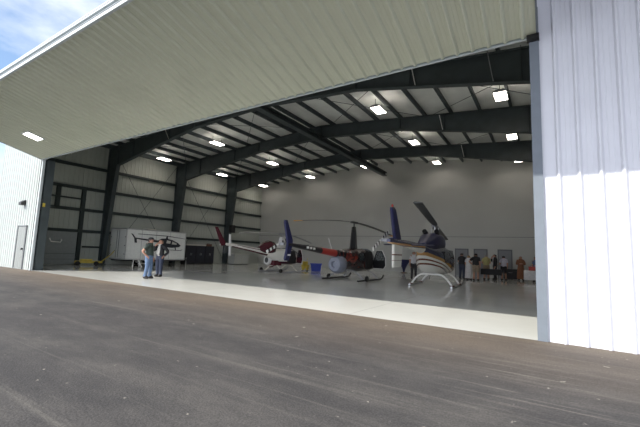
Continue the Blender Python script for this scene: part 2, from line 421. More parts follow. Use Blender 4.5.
# ------------------------------------------------------------------ the big overhead door leaf
PA, PB = 3.85, 6.73
u = V((0, -PA, PB-H)); PLEN = u.length; u.normalize(); nrm = V((0, u.z, -u.y)); nrm = -nrm if nrm.z > 0 else nrm   # nrm points down and out of the soffit
hinge = V((0, -.06, H))
door = empty('door_9', hinge, kind='structure', label='huge overhead hangar door leaf swung out, cream ribbed underside', cat='door')
DX0, DX1 = -.12, W-.02
mb = MB(); pr = rib_profile(DX1-DX0, .12, h=.05)
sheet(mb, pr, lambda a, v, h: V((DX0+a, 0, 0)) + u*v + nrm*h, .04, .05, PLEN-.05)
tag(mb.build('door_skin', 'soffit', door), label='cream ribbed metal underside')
mb = MB()
def pbox(x0, x1, v0, v1, h0, h1):
    f = lambda a, v, h: V((a, 0, 0)) + u*v + nrm*h
    mb.rings([[f(x0, v0, h) for h in ()] or [f(x0, v0, h0), f(x0, v1, h0), f(x0, v1, h1), f(x0, v0, h1)], [f(x1, v0, h0), f(x1, v1, h0), f(x1, v1, h1), f(x1, v0, h1)]])
pbox(DX0, DX1, PLEN-.06, PLEN, -.20, .035); pbox(DX0, DX1, PLEN, PLEN+.05, -.30, -.20); pbox(DX0, DX1, PLEN-.03, PLEN+.03, -.42, -.30)
tag(mb.build('edge_trim', 'trim_white', door), label='white folded trim on the outer edge')
mb = MB(); pbox(DX0, DX1, PLEN+.001, PLEN+.012, -.13, -.11); pbox(DX0, DX1, PLEN+.051, PLEN+.058, -.285, -.27)
mb.build('seal', 'trim_blue', door)
mb = MB(); pbox(DX0, DX1, -.005, .02, -.06, .048); mb.build('hinge_trim', 'trim_white', door)
mb = MB(); pbox(DX0-.03, DX0, 0, PLEN, -.2, .03); pbox(DX1, DX1+.03, .12, PLEN, -.2, .03); mb.build('end_trim', 'trim_blue', door)
mb = MB(); pbox(DX0, DX1, .0, PLEN, -.22, -.20)
mb.build('door_top_skin', 'siding', door)
mb = MB(); pbox(DX1-.16, DX1+.05, -.05, .08, .0, .09); mb.build('corner_roller', 'black', door)
sl = empty('soffit_light', (0, 0, 0)); sl.parent = door; sl.name = 'light_housing_mount'
bpy.data.objects.remove(sl)
# recessed light in the underside
Lr = MB(); mb = Lr; pbox(2.55, 3.2, 1.18, 1.85, .0, .05); hs = mb.build('recessed_light', 'trim_white', door)
mb = MB(); pbox(2.60, 3.15, 1.23, 1.80, .045, .06); tag(mb.build('lens', 'softlamp', hs), label='glowing white lens')

# wall lamp on front wall, jamb warning sign
t = empty('wall_lamp', (-1.71, 0, 3.5), label='small dark wall lamp on the white wall above the grey door', cat='lamp')
mb = MB(); mb.prism([(-.0, -.12), (.22, -.12), (.22, .02), (.06, .14), (0, .14)], -.17, .17, lambda a, b, h: V((h, -.035-a, b))); mb.build('housing', 'black', t, bevel=.01)
MB().box((-.13, -.25, -.14), (.13, -.06, -.118)).build('lens', 'glass', t)
t = MB().box((-.0, .15, 3.25), (.012, .27, 3.45)).build('warning_sign', 'yellow', bevel=.004); tag(t, 'small yellow warning plate on the left door jamb', 'sign')

# ------------------------------------------------------------------ ceiling lights
def make_light():
    t = empty('ceiling_light')
    mb = MB(); mb.box((-.17, -.52, 0), (.17, .52, .07))
    for y in (-.5, .5): mb.box((-.25, y-.015, -.05), (.25, y+.015, .03))
    mb.build('housing', 'grey', t)
    mb = MB()
    for k in range(6): mb.tube([(-.22+.088*k, -.48, -.035), (-.22+.088*k, .48, -.035)], .027, 8)
    mb.build('lamp_tubes', 'lamp', t)
    for y in (-.4, .4): MB().tube([(0, y, .07), (0, y, .42)], .012, 6).build('hanger', 'steel', t)
    return t
lx = [-3.95, 2.2, 8.2, 14.6, 20.45]
cn = ['nearest the left wall', 'second from the left wall', 'beside the ridge beam', 'second from the right wall', 'nearest the right wall']
rn = ['in the front row by the door', 'in the middle row', 'in the back row by the rear wall']
first = True
for r, y in enumerate((9.35, 15.5, 21.4)):
    for c, x in enumerate(lx):
        if c == 2 and r < 2: continue
        if first: t = make_light(); first = False; proto = t
        else: t = copy_thing(proto)
        t.location = (x, y, roof(x)-.62)
        tag(t, 'lit ceiling light %s, %s' % (rn[r], cn[c]), 'light', 'fluorescent lights hanging under the roof')
def shade_slab():  # unseen slab, added only to cast shade on the upper right wall
    mb = MB(); fz = lambda a: 7.75 - .02*a
    mb.rings([[V((13.5, -.13, 7.75)), V((13.5, -5.0, 7.86)), V((13.5, -5.0, 8.16)), V((13.5, -.13, 8.16))], [V((34, -.13, 7.75)), V((34, -5.0, 7.86)), V((34, -5.0, 8.16)), V((34, -.13, 8.16))]])
    struct(mb.build('shade_slab', 'siding'), label='unseen white slab added above the door to shade the right wall', cat='shade_slab')
shade_slab()

# ------------------------------------------------------------------ helicopters (local frame: x forward, y left, z up, mast on the origin)
def blade(name, root, z0, yaw, R, chord, tipz, mats, tip=None, r0=.25, droop=1.6, thick=.032):
    """rotor blade from the hub outwards; sags to tipz at radius R"""
    mb = MB(); c, s = math.cos(yaw), math.sin(yaw); n = 12; rings = []
    for i in range(n+1):
        t = i/n; r = r0 + (R-r0)*t; z = z0 + (tipz-z0)*t**droop
        ch = chord*(1 if t > .12 else .45+.55*t/.12); pit = .12-.1*t
        sec = [(-.3, 0), (-.15, .8), (.1, .8), (.7, .1), (.7, -.1), (.1, -.5), (-.15, -.5)]
        rings.append([V((c*r - s*(q*ch), s*r + c*(q*ch), z + h*thick - q*ch*pit)) for q, h in sec])
    mb.rings(rings)
    for f in mb.bm.faces:
        if tip and f.calc_center_median().xy.length > R-.35: f.material_index = 1
    return mb.build(name, mats, root, smooth=True)

def striped(name, root, c, ang, R, chord, y, mats, bands=7, flat=.012):
    """tail rotor blade in the x-z plane at side offset y"""
    mb = MB(); a = V((math.cos(ang), 0, math.sin(ang))); b = V((-math.sin(ang), 0, math.cos(ang))); C0 = V(c)
    pts = [.08+(R-.08)*i/bands for i in range(bands+1)]
    for i in range(bands):
        mb.mi = i % 2 if len(mats) > 1 else 0
        mb.rings([[C0 + a*r + b*chord*q + V((0, y+h*flat, 0)) for q, h in ((-.5, 0), (-.3, 1), (.2, 1), (.5, 0), (.2, -1), (-.3, -1))] for r in (pts[i], pts[i+1])])
    return mb.build(name, mats, root)

def side_door(name, root, hinge, ang, w, poly, mats, glass_poly, sgn=-1, open_y=None):
    """swung door: poly in (along, z), hinged at hinge=(x, y); ang = opening angle from closed (pointing aft)"""
    hx, hy = hinge; d = V((-math.cos(ang), sgn*math.sin(ang), 0)); nn = V((math.sin(ang), sgn*math.cos(ang), 0))
    f = lambda a, z, h: V((hx, hy, 0)) + d*a + V((0, 0, z)) + nn*h
    mb = MB(); mb.prism(poly, -.02, .02, f); o = mb.build(name, mats[0], root, bevel=.012)
    mb = MB(); mb.prism(glass_poly, -.026, .026, f); g = mb.build('window', mats[1], o)
    # pale seal round the door edge
    mb = MB(); pts = [f(a, z, 0) for a, z in poly]; mb.tube(pts + [pts[0]], .018, 6); mb.build('edge_seal', mats[2], o)
    return o

def skids(root, gauge, x0, x1, ft, rt, belly, mat_skid, mat_tube, bow=.18, rtube=.035, zs=.055, bodyhw=.45):
    for s in (1, -1):
        y = s*gauge/2
        MB().tube([(x0-.05, y, zs), (x0, y, zs), (x1-.25, y, zs), (x1, y, zs+.03), (x1+.16, y, zs+.12), (x1+.24, y, zs+.22)], .045, 10).build('skid', mat_skid, root, smooth=True)
    for x in (ft, rt):
        pts = []
        for k in range(-8, 9):
            t = k/8; yy = t*gauge/2; a = abs(t)
            z = belly if a*gauge/2 < bodyhw*.6 else belly - (belly-zs)*((a*gauge/2-bodyhw*.6)/(gauge/2-bodyhw*.6))**(1.9 if bow else 1.)
            pts.append((x, yy, z))
        MB().tube(pts, rtube, 10).build('cross_tube', mat_tube, root, smooth=True)

def fin(name, root, poly, th, mat, tip=.5, y=0.):
    """airfoil-like plate in the x-z plane with a bevelled rim"""
    cx_ = sum(p[0] for p in poly)/len(poly); cz_ = sum(p[1] for p in poly)/len(poly)
    mb = MB(); sh = lambda k, yy: [V((cx_+(x-cx_)*k, y+yy, cz_+(z-cz_)*k)) for x, z in poly]
    mb.rings([sh(.86, -th), sh(.97, -th*.45), sh(1, 0), sh(.97, th*.45), sh(.86, th)])
    return mb.build(name, mat, root)

# ---- black helicopter in the middle
def black_heli():
    r = empty('helicopter', (12.8, 10.4, 0), math.radians(87.5), label='black helicopter with red flame paint and navy tail fin, middle of three', cat='helicopter')
    body = bandmat('black_body_paint', [(0, (.012, .012, .014)), (.62, (.014, .013, .015)), (1.3, (.010, .011, .015)), (1.6, (.02, .02, .024))])
    nt = body.node_tree; b = nt.nodes['Principled BSDF']
    n = nt.nodes.new('ShaderNodeTexNoise'); n.inputs['Scale'].default_value = 2.1; n.inputs['Detail'].default_value = 5; n.inputs['Distortion'].default_value = 1.4
    tc = nt.nodes.new('ShaderNodeTexCoord'); nt.links.new(tc.outputs['Object'], n.inputs['Vector'])
    rp = nt.nodes.new('ShaderNodeValToRGB'); e = rp.color_ramp.elements; e[0].position = .50; e[0].color = (.012, .012, .014, 1); e[1].position = .66; e[1].color = (.22, .035, .022, 1)
    k = e.new(.60); k.color = (.09, .02, .018, 1)
    nt.links.new(n.outputs['Fac'], rp.inputs['Fac']); nt.links.new(rp.outputs['Color'], b.inputs['Base Color'])
    MB().loft([(2.18, .86, .04, .05), (2.08, .9, .26, .22), (1.85, .95, .44, .38), (1.45, 1.0, .58, .52), (1.0, 1.06, .645, .60), (.4, 1.1, .655, .65), (-.1, 1.1, .655, .65), (-.5, 1.14, .60, .58), (-.95, 1.24, .46, .43), (-1.4, 1.34, .30, .29), (-1.75, 1.40, .20, .20)], 28, 2.8).build('fuselage', body, r, smooth=True)
    boom = MB().loft([(-1.6, 1.40, .19, .19), (-3.4, 1.545, .145, .145), (-5.25, 1.70, .095, .09), (-5.75, 1.73, .07, .07)], 16, 2).build('tail_boom', 'black', r, smooth=True)
    MB().loft([(-1.95, 1.43, .186, .186), (-2.35, 1.462, .177, .177), (-3.25, 1.534, .153, .153)], 16, 2).build('red_panel', 'red', boom, smooth=True)
    for x in (-4.45, -4.2, -3.95):
        mb = MB(); zc = 1.62 - (x+4.2)*.08; mb.box((x-.07, -.15, zc-.05), (x+.07, -.112, zc+.05)); mb.build('registration_mark', 'white', boom)
    # mast fairing, hub and rotor
    mb = MB(); mb.rings([[V((x*1., y, z)) for x, y in ((xa, 0), (xa+(xb-xa)*.25, w), (xa+(xb-xa)*.7, w*.8), (xb, 0), (xa+(xb-xa)*.7, -w*.8), (xa+(xb-xa)*.25, -w))] for z, xa, xb, w in ((1.6, -.36, .50, .2), (1.9, -.26, .40, .17), (2.95, -.13, .20, .10))][::1])
    mb.build('mast_fairing', 'black', r, smooth=True)
    mb = MB(); mb.tube([(.03, 0, 2.9), (.03, 0, 3.22)], .04, 10); mb.box((-.28, -.07, 3.14), (.34, .07, 3.25)); mb.build('rotor_hub', 'darkblade', r)
    blade('rotor_blade', r, 3.2, math.radians(180-3), 5.03, .25, 2.82, ['darkblade', 'orange'], True)
    blade('rotor_blade', r, 3.2, math.radians(-3), 5.03, .25, 2.70, ['darkblade', 'orange'], True)
    # tail
    ft = fin('tail_fin', r, [(-6.05, 2.77), (-5.83, 2.77), (-5.42, 1.93), (-5.42, 1.70), (-5.64, 1.03), (-5.94, 1.03), (-5.84, 1.4), (-5.78, 1.75)], .05, 'navy')
    MB().box((-5.78, -.075, 1.24), (-5.6, -.052, 1.31)).build('fin_badge', 'white', ft)
    fin('stabilizer', r, [(-5.2, 1.70), (-4.9, 1.70), (-4.95, 1.74), (-5.2, 1.74)], .55, 'black')
    MB().lathe([(.05, .02), (.07, .1), (.07, .22), (.03, .3)], (-5.95, 0, 1.73), 12, 'y').build('tail_gearbox', 'grey', r, smooth=True)
    for a in (205, 25): striped('tail_rotor_blade', r, (-5.95, 0, 1.73), math.radians(a), .85, .13, .3, ['white', 'black'])
    # engine fan scroll under the boom
    mb = MB(); mb.lathe([(.04, -.40), (.14, -.42), (.18, -.50), (.34, -.49), (.44, -.38), (.49, -.16), (.46, .06), (.34, .18), (.1, .22)], (-1.42, .02, .86), 22, 'x'); mb.build('fan_scroll', 'midgrey', r, smooth=True)
    MB().tube([(-1.2, -.3, .55), (-1.35, -.32, .36), (-1.5, -.32, .3)], .05, 8).build('exhaust_pipe', 'grey', r, smooth=True)
    # cockpit glazing and door openings
    MB().loft([(2.10, .97, .235, .12), (1.95, 1.06, .40, .24), (1.6, 1.2, .53, .34), (1.25, 1.32, .615, .40), (1.10, 1.36, .648, .40)], 28, 2.8).build('windshield', 'glass', r, smooth=True)
    for s in (1, -1):
        MB().prism([(-.45, 1.08), (.08, 1.08), (.02, 1.58), (-.30, 1.58), (-.45, 1.4)], .655, .668, lambda a, z, h: V((a, s*h, z))).build('side_window', 'glass', r)
    MB().prism([(.2, .62), (1.12, .62), (1.2, 1.02), (.98, 1.6), (.2, 1.6)], -.672, -.66, lambda a, z, h: V((a, h, z))).build('door_opening', 'rubber', r)
    for x in (.75, .0):
        mb = MB(); mb.box((x-.22, -.6, .66), (x+.22, -.1, .82)); mb.box((x-.28, -.6, .82), (x-.18, -.1, 1.4)); mb.build('seat', 'rubber', r, bevel=.03)
    side_door('cabin_door', r, (1.22, -.66), math.radians(72), .95, [(0, .66), (.80, .66), (.95, .85), (.93, 1.25), (.68, 1.66), (.26, 1.66), (0, 1.1)], ['black', 'clearpane', 'white'], [(.08, 1.1), (.86, 1.12), (.84, 1.25), (.63, 1.58), (.32, 1.58)])
    skids(r, 2.18, -1.35, 1.45, .95, -.75, .56, 'black', 'grey', bow=.1)
    for s in (1, -1):
        MB().lathe([(.05, -.05), (.13, -.05), (.15, 0), (.13, .05), (.05, .05)], (-.6, s*1.2, .15), 14, 'y').build('ground_wheel', 'rubber', r, smooth=True)
    MB().tube([(-2.2, 0, 1.6), (-2.55, 0, 2.15)], .012, 6).build('antenna', 'white', r)
    return r
M['clearpane'] = glassmat('clear_pane', (.5, .55, .55), .25)
black_heli()

# ---- small white and maroon helicopter furthest from the camera
def white_heli():
    r = empty('helicopter', (6.22, 12.24, 0), math.radians(79), label='small white helicopter with maroon doors and white tail rotor, farthest left', cat='helicopter')
    paint = bandmat('white_maroon_paint', [(0, (.06, .015, .03)), (.72, (.80, .79, .72)), (1.58, (.085, .016, .025))])
    MB().loft([(1.72, .86, .04, .05), (1.62, .9, .24, .2), (1.35, .96, .42, .36), (.95, 1.02, .54, .50), (.5, 1.08, .565, .57), (0, 1.1, .56, .58), (-.4, 1.12, .48, .52), (-.85, 1.2, .34, .38), (-1.3, 1.28, .22, .24)], 26, 2.7).build('fuselage', paint, r, smooth=True)
    bp = bandmat('boom_paint', [(0, (.03, .012, .014)), (1.24, (.62, .60, .54)), (1.5, (.62, .60, .54)), (1.52, (.10, .02, .025)), (1.58, (.62, .6, .54))], slope=-.12, x_flat=-9)
    bp2 = pmat('boom_white', (.80, .78, .72), .35)
    boom = MB().loft([(-1.2, 1.30, .21, .22), (-2.6, 1.50, .15, .16), (-4.05, 1.70, .10, .11), (-4.45, 1.73, .07, .08)], 14, 2).build('tail_boom', bp2, r, smooth=True)
    mb = MB(); mb.loft([(-1.2, 1.17, .17, .10), (-2.6, 1.40, .135, .075), (-4.05, 1.635, .085, .05)], 14, 2); mb.build('boom_stripe', 'maroon', boom, smooth=True)
    mb = MB(); mb.rings([[V((x, s, z)) for s in (-.215, -.10)for z in ()] or [V((x, -w, z-.03)), V((x, -w-.012, z-.03)), V((x, -w-.012, z+.025)), V((x, -w, z+.025))] for x, z, w in ((-1.6, 1.43, .17), (-2.6, 1.55, .13), (-3.7, 1.70, .09))]); mb.build('boom_pinstripe', 'maroon', boom)
    mb = MB(); mb.rings([[V((x, y, z)) for x, y in ((xa, 0), (xa+(xb-xa)*.25, w), (xa+(xb-xa)*.7, w*.8), (xb, 0), (xa+(xb-xa)*.7, -w*.8), (xa+(xb-xa)*.25, -w))] for z, xa, xb, w in ((1.3, -.62, .5, .33), (1.7, -.38, .34, .24), (2.42, -.2, .2, .12))])
    mb.build('mast_fairing', 'white', r, smooth=True)
    mb = MB(); mb.tube([(.0, 0, 2.4), (0, 0, 2.68)], .04, 10); mb.box((-.25, -.07, 2.58), (.25, .07, 2.70)); mb.build('rotor_hub', 'grey', r)
    blade('rotor_blade', r, 2.66, math.radians(187), 3.84, .2, 2.45, ['grey'])
    blade('rotor_blade', r, 2.66, math.radians(11), 3.84, .2, 2.13, ['grey'])
    fin('tail_fin', r, [(-5.3, 2.75), (-5.08, 2.75), (-4.5, 1.85), (-4.5, 1.66), (-4.75, 1.62), (-4.88, 1.8)], .04, 'maroon')
    fin('ventral_fin', r, [(-4.5, 1.7), (-4.2, 1.66), (-4.45, 1.2), (-4.62, 1.2)], .035, 'darkblade')
    MB().rings([[V((x, y, z)) for x, z in ((-4.45, 1.68), (-4.15, 1.70), (-4.15, 1.73), (-4.45, 1.71))] for y in (.05, .75)]).build('stabilizer', 'white', r)
    MB().lathe([(.04, .02), (.06, .1), (.06, .2), (.03, .3)], (-4.35, -.1, 1.72), 12, 'y').build('tail_gearbox', 'white', r, smooth=True)
    for a in (93, 273): striped('tail_rotor_blade', r, (-4.3, 0, 1.70), math.radians(a), .66, .17, -.2, ['white'], 1, .02)
    # doors standing open
    side_door('cabin_door', r, (1.0, -.56), math.radians(75), .9, [(0, .64), (.75, .64), (.88, .9), (.84, 1.2), (.6, 1.58), (.25, 1.58), (0, 1.05)], ['maroon', 'glass', 'white'], [(.08, 1.04), (.78, 1.06), (.74, 1.2), (.55, 1.5), (.3, 1.5)])
    side_door('cabin_door', r, (1.0, .56), math.radians(112), .9, [(0, .64), (.75, .64), (.88, .9), (.84, 1.2), (.6, 1.58), (.25, 1.58), (0, 1.05)], ['maroon', 'clearpane', 'maroon'], [(.08, 1.04), (.78, 1.06), (.74, 1.2), (.55, 1.5), (.3, 1.5)], sgn=1)
    MB().loft([(1.66, .95, .215, .12), (1.42, 1.05, .39, .24), (1.1, 1.2, .50, .32), (.8, 1.3, .56, .34)], 26, 2.7).build('windshield', 'glass', r, smooth=True)
    MB().prism([(.1, .62), (.9, .62), (.95, 1.0), (.75, 1.5), (.1, 1.5)], -.585, -.575, lambda a, z, h: V((a, h, z))).build('door_opening', 'rubber', r)
    mb = MB(); mb.box((.2, -.5, .66), (.6, .5, .8)); mb.box((.12, -.5, .8), (.22, .5, 1.3)); mb.build('seat', 'maroon', r, bevel=.03)
    MB().loft([(-.62, 1.5, .2, .3), (-.8, 1.62, .40, .44), (-1.2, 1.68, .45, .46), (-1.6, 1.62, .38, .36), (-1.95, 1.52, .2, .16)], 22, 2.4).build('engine_cowling', 'maroon', r, smooth=True)
    mb = MB(); mb.lathe([(.13, -.12), (.29, -.14), (.33, -.05), (.33, .12), (.2, .18)], (-.95, .22, .8), 20, 'x'); fs = mb.build('fan_scroll', 'white', r, smooth=True)
    MB().lathe([(.02, -.145), (.18, -.142), (.18, -.10), (.02, -.10)], (-.95, .22, .8), 16, 'x').build('fan_wheel', 'darkblade', fs, smooth=True)
    mb = MB(); mb.box((-.9, -.35, .45), (-.2, .35, .8)); mb.tube([(-.8, -.3, .5), (-1.0, -.34, .38), (-1.25, -.34, .36)], .045, 8); mb.tube([(-.9, .2, .9), (-1.25, .1, 1.2)], .03, 8); mb.build('engine', 'maroon', r, bevel=.02)
    skids(r, 1.93, -1.1, 1.3, .75, -.6, .5, 'grey', 'offwhite', bow=0)
    for s in (1, -1): MB().lathe([(.05, -.05), (.12, -.05), (.14, 0), (.12, .05), (.05, .05)], (-.85, s*1.05, .14), 14, 'y').build('ground_wheel', 'rubber', r, smooth=True)
    return r
white_heli()

# ---- big white and navy helicopter nearest the camera
def big_heli():
    r = empty('helicopter', (17.25, 10.65, 0), math.radians(91), label='large white and navy helicopter with gold stripes on white bowed skids', cat='helicopter')
    WH = (.74, .73, .68); BR = (.16, .05, .03); GO = (.42, .22, .07); NV = (.02, .024, .075)
    p = bandmat('striped_paint', [(0, WH), (1.17, BR), (1.22, WH), (1.30, BR), (1.36, WH), (1.46, GO), (1.60, NV)], slope=-.19, x_flat=-2.4)
    # body: d is measured from the tail cone, the stripe drops towards the nose
    MB().loft([(2.85, .92, .05, .05), (2.72, .94, .28, .2), (2.4, 1.0, .48, .38), (1.9, 1.08, .60, .52), (1.3, 1.18, .66, .66), (.6, 1.26, .67, .72), (-.1, 1.28, .67, .72), (-.7, 1.28, .66, .68), (-1.25, 1.32, .60, .58), (-1.75, 1.45, .46, .42), (-2.2, 1.62, .32, .29), (-2.6, 1.76, .23, .21)], 30, 2.6).build('fuselage', p, r, smooth=True)
    p2 = bandmat('boom_stripes', [(0, WH), (1.76, BR), (1.785, GO), (1.86, NV)])
    boom = MB().loft([(-2.5, 1.77, .23, .21), (-4.4, 1.87, .165, .16), (-6.3, 1.92, .11, .11), (-6.6, 1.92, .07, .07)], 16, 2).build('tail_boom', p2, r, smooth=True)
    MB().loft([(1.05, 1.98, .15, .08), (.75, 2.08, .36, .26), (.2, 2.15, .46, .40), (-.5, 2.16, .48, .43), (-1.2, 2.12, .45, .38), (-1.7, 2.02, .36, .26), (-2.5, 1.92, .2, .1)], 22, 3).build('engine_cowling', 'navy', r, smooth=True)
    for s in (1, -1):
        ex = MB().tube([(-.6, s*.24, 2.4), (-.72, s*.27, 2.58), (-.90, s*.29, 2.66)], [.13, .12, .115], 12).build('exhaust_stack', 'black', r, smooth=True)
    MB().tube([(0, 0, 2.35), (0, 0, 2.98)], .05, 12).build('mast', 'alu', r, smooth=True)
    for s in (1, -1): MB().tube([(.0, s*.2, 2.40), (0, s*.17, 2.88)], .022, 8).build('pitch_link', 'alu', r, smooth=True)
    mb = MB(); mb.box((-.42, -.09, 2.93), (.42, .09, 3.02)); mb.tube([(0, 0, 3.0), (0, 0, 3.1)], .06, 10); mb.build('rotor_hub', 'grey', r)
    blade('rotor_blade', r, 2.98, math.radians(-83.5-91), 5.08, .36, 3.45, ['darkblade'], droop=1.05, thick=.05)
    blade('rotor_blade', r, 2.98, math.radians(96.5-91), 5.08, .36, 2.55, ['darkblade'], droop=1.05, thick=.05)
    ft = fin('tail_fin', r, [(-6.42, 3.12), (-6.05, 3.16), (-5.35, 2.0), (-5.35, 1.9), (-5.98, 1.86)], .06, 'navy')
    MB().lathe([(.035, 3.14), (.04, 3.2), (.02, 3.24)], (-6.25, 0, 0), 10).build('beacon', 'red', ft, smooth=True)
    pv = bandmat('ventral_stripes', [(0, WH), (1.22, BR), (1.25, WH), (1.42, BR), (1.46, WH)], rough=.3)
    fin('ventral_fin', r, [(-6.15, 1.86), (-5.15, 1.84), (-5.3, 1.0), (-6.15, .98)], .055, pv)
    for s in (1, -1):
        MB().rings([[V((x, y, z)) for x, z in ((-4.55, 1.86), (-4.4, 1.89), (-4.1, 1.87), (-4.1, 1.85), (-4.4, 1.83))] for y in (s*.12, s*.98)]).build('stabilizer', 'navy', r)
    MB().lathe([(.05, .02), (.08, .08), (.08, .2), (.03, .34)], (-6.45, 0, 1.94), 12, 'y').build('tail_gearbox', 'grey', r, smooth=True)
    for a in (205, 25): striped('tail_rotor_blade', r, (-6.45, 0, 1.94), math.radians(a), .83, .14, .32, ['white', 'black'])
    MB().loft([(2.76, 1.0, .25, .12), (2.45, 1.10, .455, .27), (2.0, 1.24, .575, .36), (1.5, 1.38, .635, .43), (1.28, 1.42, .668, .44)], 30, 2.6).build('windshield', 'glass', r, smooth=True)
    for s in (1, -1):
        for k, (a0, a1) in enumerate(((.3, 1.15), (-.85, .2))):
            MB().prism([(a0, 1.16), (a1, 1.16), (a1-.04, 1.78), (a0+.04, 1.78)], .665, .68, lambda a, z, h: V((a, s*(h if z < 1.6 else h-.03), z))).build('side_window', 'glass', r)
    skids(r, 1.95, -.95, 1.5, 1.05, -.75, .60, 'alu', 'white', rtube=.045, bodyhw=.6)
    for s in (1, -1):
        for x in (-.75, 1.05): MB().box((x-.16, s*.975-.07, .07), (x+.16, s*.975+.07, .13)).build('skid_shoe', 'brownwood', r, bevel=.01)
    MB().tube([(-.1, .2, .55), (-.15, .25, .3)], .015, 6).build('antenna', 'black', r)
    return r
M['brownwood'] = pmat('brown_shoe', (.13, .06, .04), .7)
big_heli()

# ------------------------------------------------------------------ trailer with helicopter picture
def trailer():
    x0, x1, y0, y1, z0, z1 = -4.95, -2.95, 6.35, 11.25, .46, 2.62
    r = empty('trailer', ((x0+x1)/2, (y0+y1)/2, 0), label='white enclosed trailer with black helicopter picture on its side', cat='trailer')
    r2 = V(r.location); T = lambda x, y, z: (x-r2.x, y-r2.y, z)
    MB().box(T(x0, y0, z0), T(x1, y1, z1)).build('box_body', pmat('trailer_white', (.80, .82, .79), .4, noise=.05), r, bevel=.03)
    mb = MB()
    for x in (x0, x1-.0):
        for y in (y0, y1): mb.box(T(x-.03, y-.03, z0), T(x+.03, y+.03, z1))
    for z in (z0, z1): mb.box(T(x1-.03, y0, z-.04), T(x1+.02, y1, z+.04)); mb.box(T(x0, y0-.02, z-.04), T(x1, y0+.03, z+.04))
    mb.build('edge_trim', 'alu', r)
    for k in range(2):
        a = x0+.08+k*1.0; d = MB().box(T(a, y0-.035, z0+.06), T(a+.94, y0-.002, z1-.08)).build('rear_door', pmat('trailer_door', (.66, .68, .66), .45), r, bevel=.01)
        MB().tube([T(a+(.84 if k == 0 else .1), y0-.06, z0+.1), T(a+(.84 if k == 0 else .1), y0-.06, z1-.12)], .018, 6).build('lock_bar', 'frame_grey', d)
        for z in (.8, 1.4, 2.0): MB().box(T(a+(.0 if k == 0 else .84), y0-.055, z), T(a+(.1 if k == 0 else .94), y0-.036, z+.06)).build('hinge', 'frame_grey', d)
    for y in (y0+1.15, y0+2.3, y0+3.45): MB().box(T(x1, y-.01, z0+.05), T(x1+.008, y+.01, z1-.05)).build('panel_seam', 'grey', r)
    MB().box(T(x0+.1, y0+.1, z0-.12), T(x1-.1, y1-.05, z0)).build('chassis', 'black', r)
    for y in (y0+2.0, y0+2.85):
        for x in (x0+.14, x1-.14):
            w_ = MB().lathe([(.1, -.1), (.3, -.1), (.33, -.05), (.33, .05), (.3, .1), (.1, .1)], T(x, y, .335), 20, 'x').build('wheel', 'rubber', r, smooth=True)
            MB().lathe([(.02, -.105), (.18, -.105), (.19, .105), (.02, .105)], T(x, y, .335), 14, 'x').build('wheel_rim', 'alu', w_, smooth=True)
    mb = MB(); mb.box(T((x0+x1)/2-.05, y1, .36), T((x0+x1)/2+.05, y1+1.1, .46)); mb.build('tow_bar', 'black', r)
    MB().tube([T((x0+x1)/2, y1+.95, .02), T((x0+x1)/2, y1+.95, .6)], .04, 8).build('jockey_stand', 'grey', r)
    # helicopter silhouette on the long side: (distance along side, height)
    g = lambda a, z, h: V(T(x1+.012+h, y0+a, z))
    mb = MB()
    P_ = lambda *q: mb.prism([(a*1.12, z+.06) for a, z in q], 0, .006, g)
    P_((.28, 2.24), (.40, 2.22), (.62, 1.93), (.5, 1.93)); P_((.5, 1.93), (.66, 1.93), (.72, 1.60), (.56, 1.60))
    P_((.6, 1.88), (.6, 1.96), (2.3, 1.84), (2.3, 1.66)); P_((2.2, 1.62), (2.2, 1.86), (2.45, 2.0), (2.8, 2.03), (2.8, 1.36), (2.5, 1.42))
    P_((2.78, 2.03), (3.3, 1.93), (3.3, 1.32), (2.78, 1.36)); P_((3.28, 1.93), (3.75, 1.72), (4.0, 1.52), (3.85, 1.40), (3.28, 1.32))
    P_((.75, 2.22), (.75, 2.26), (2.85, 2.24), (2.85, 2.19)); P_((2.85, 2.24), (2.85, 2.19), (4.3, 2.06), (4.3, 2.09))
    P_((2.76, 2.02), (2.94, 2.0), (2.89, 2.2), (2.81, 2.2))
    P_((2.4, 1.16), (2.4, 1.2), (4.0, 1.15), (4.0, 1.11)); P_((4.0, 1.11), (4.0, 1.15), (4.15, 1.22), (4.13, 1.18))
    P_((2.7, 1.38), (2.78, 1.38), (2.68, 1.18), (2.6, 1.18)); P_((3.5, 1.36), (3.58, 1.36), (3.64, 1.15), (3.56, 1.15))
    dec = mb.build('helicopter_picture', 'silhouette', r); tag(dec, label='black helicopter silhouette picture')
    mb = MB(); mb.prism([(3.2, 1.95), (3.55, 1.91), (3.5, 1.70), (3.15, 1.72)], .007, .010, g); mb.build('picture_window', 'offwhite', dec)
    mb = MB(); mb.prism([(3.68, 1.88), (4.1, 1.73), (4.08, 1.64), (3.64, 1.66)], .007, .010, g); mb.build('picture_window', 'offwhite', dec)
    MB().box(T(-4.4, 8.4, z1), T(-3.7, 9.1, z1+.16)).build('roof_vent', 'offwhite', r, bevel=.03)
trailer()

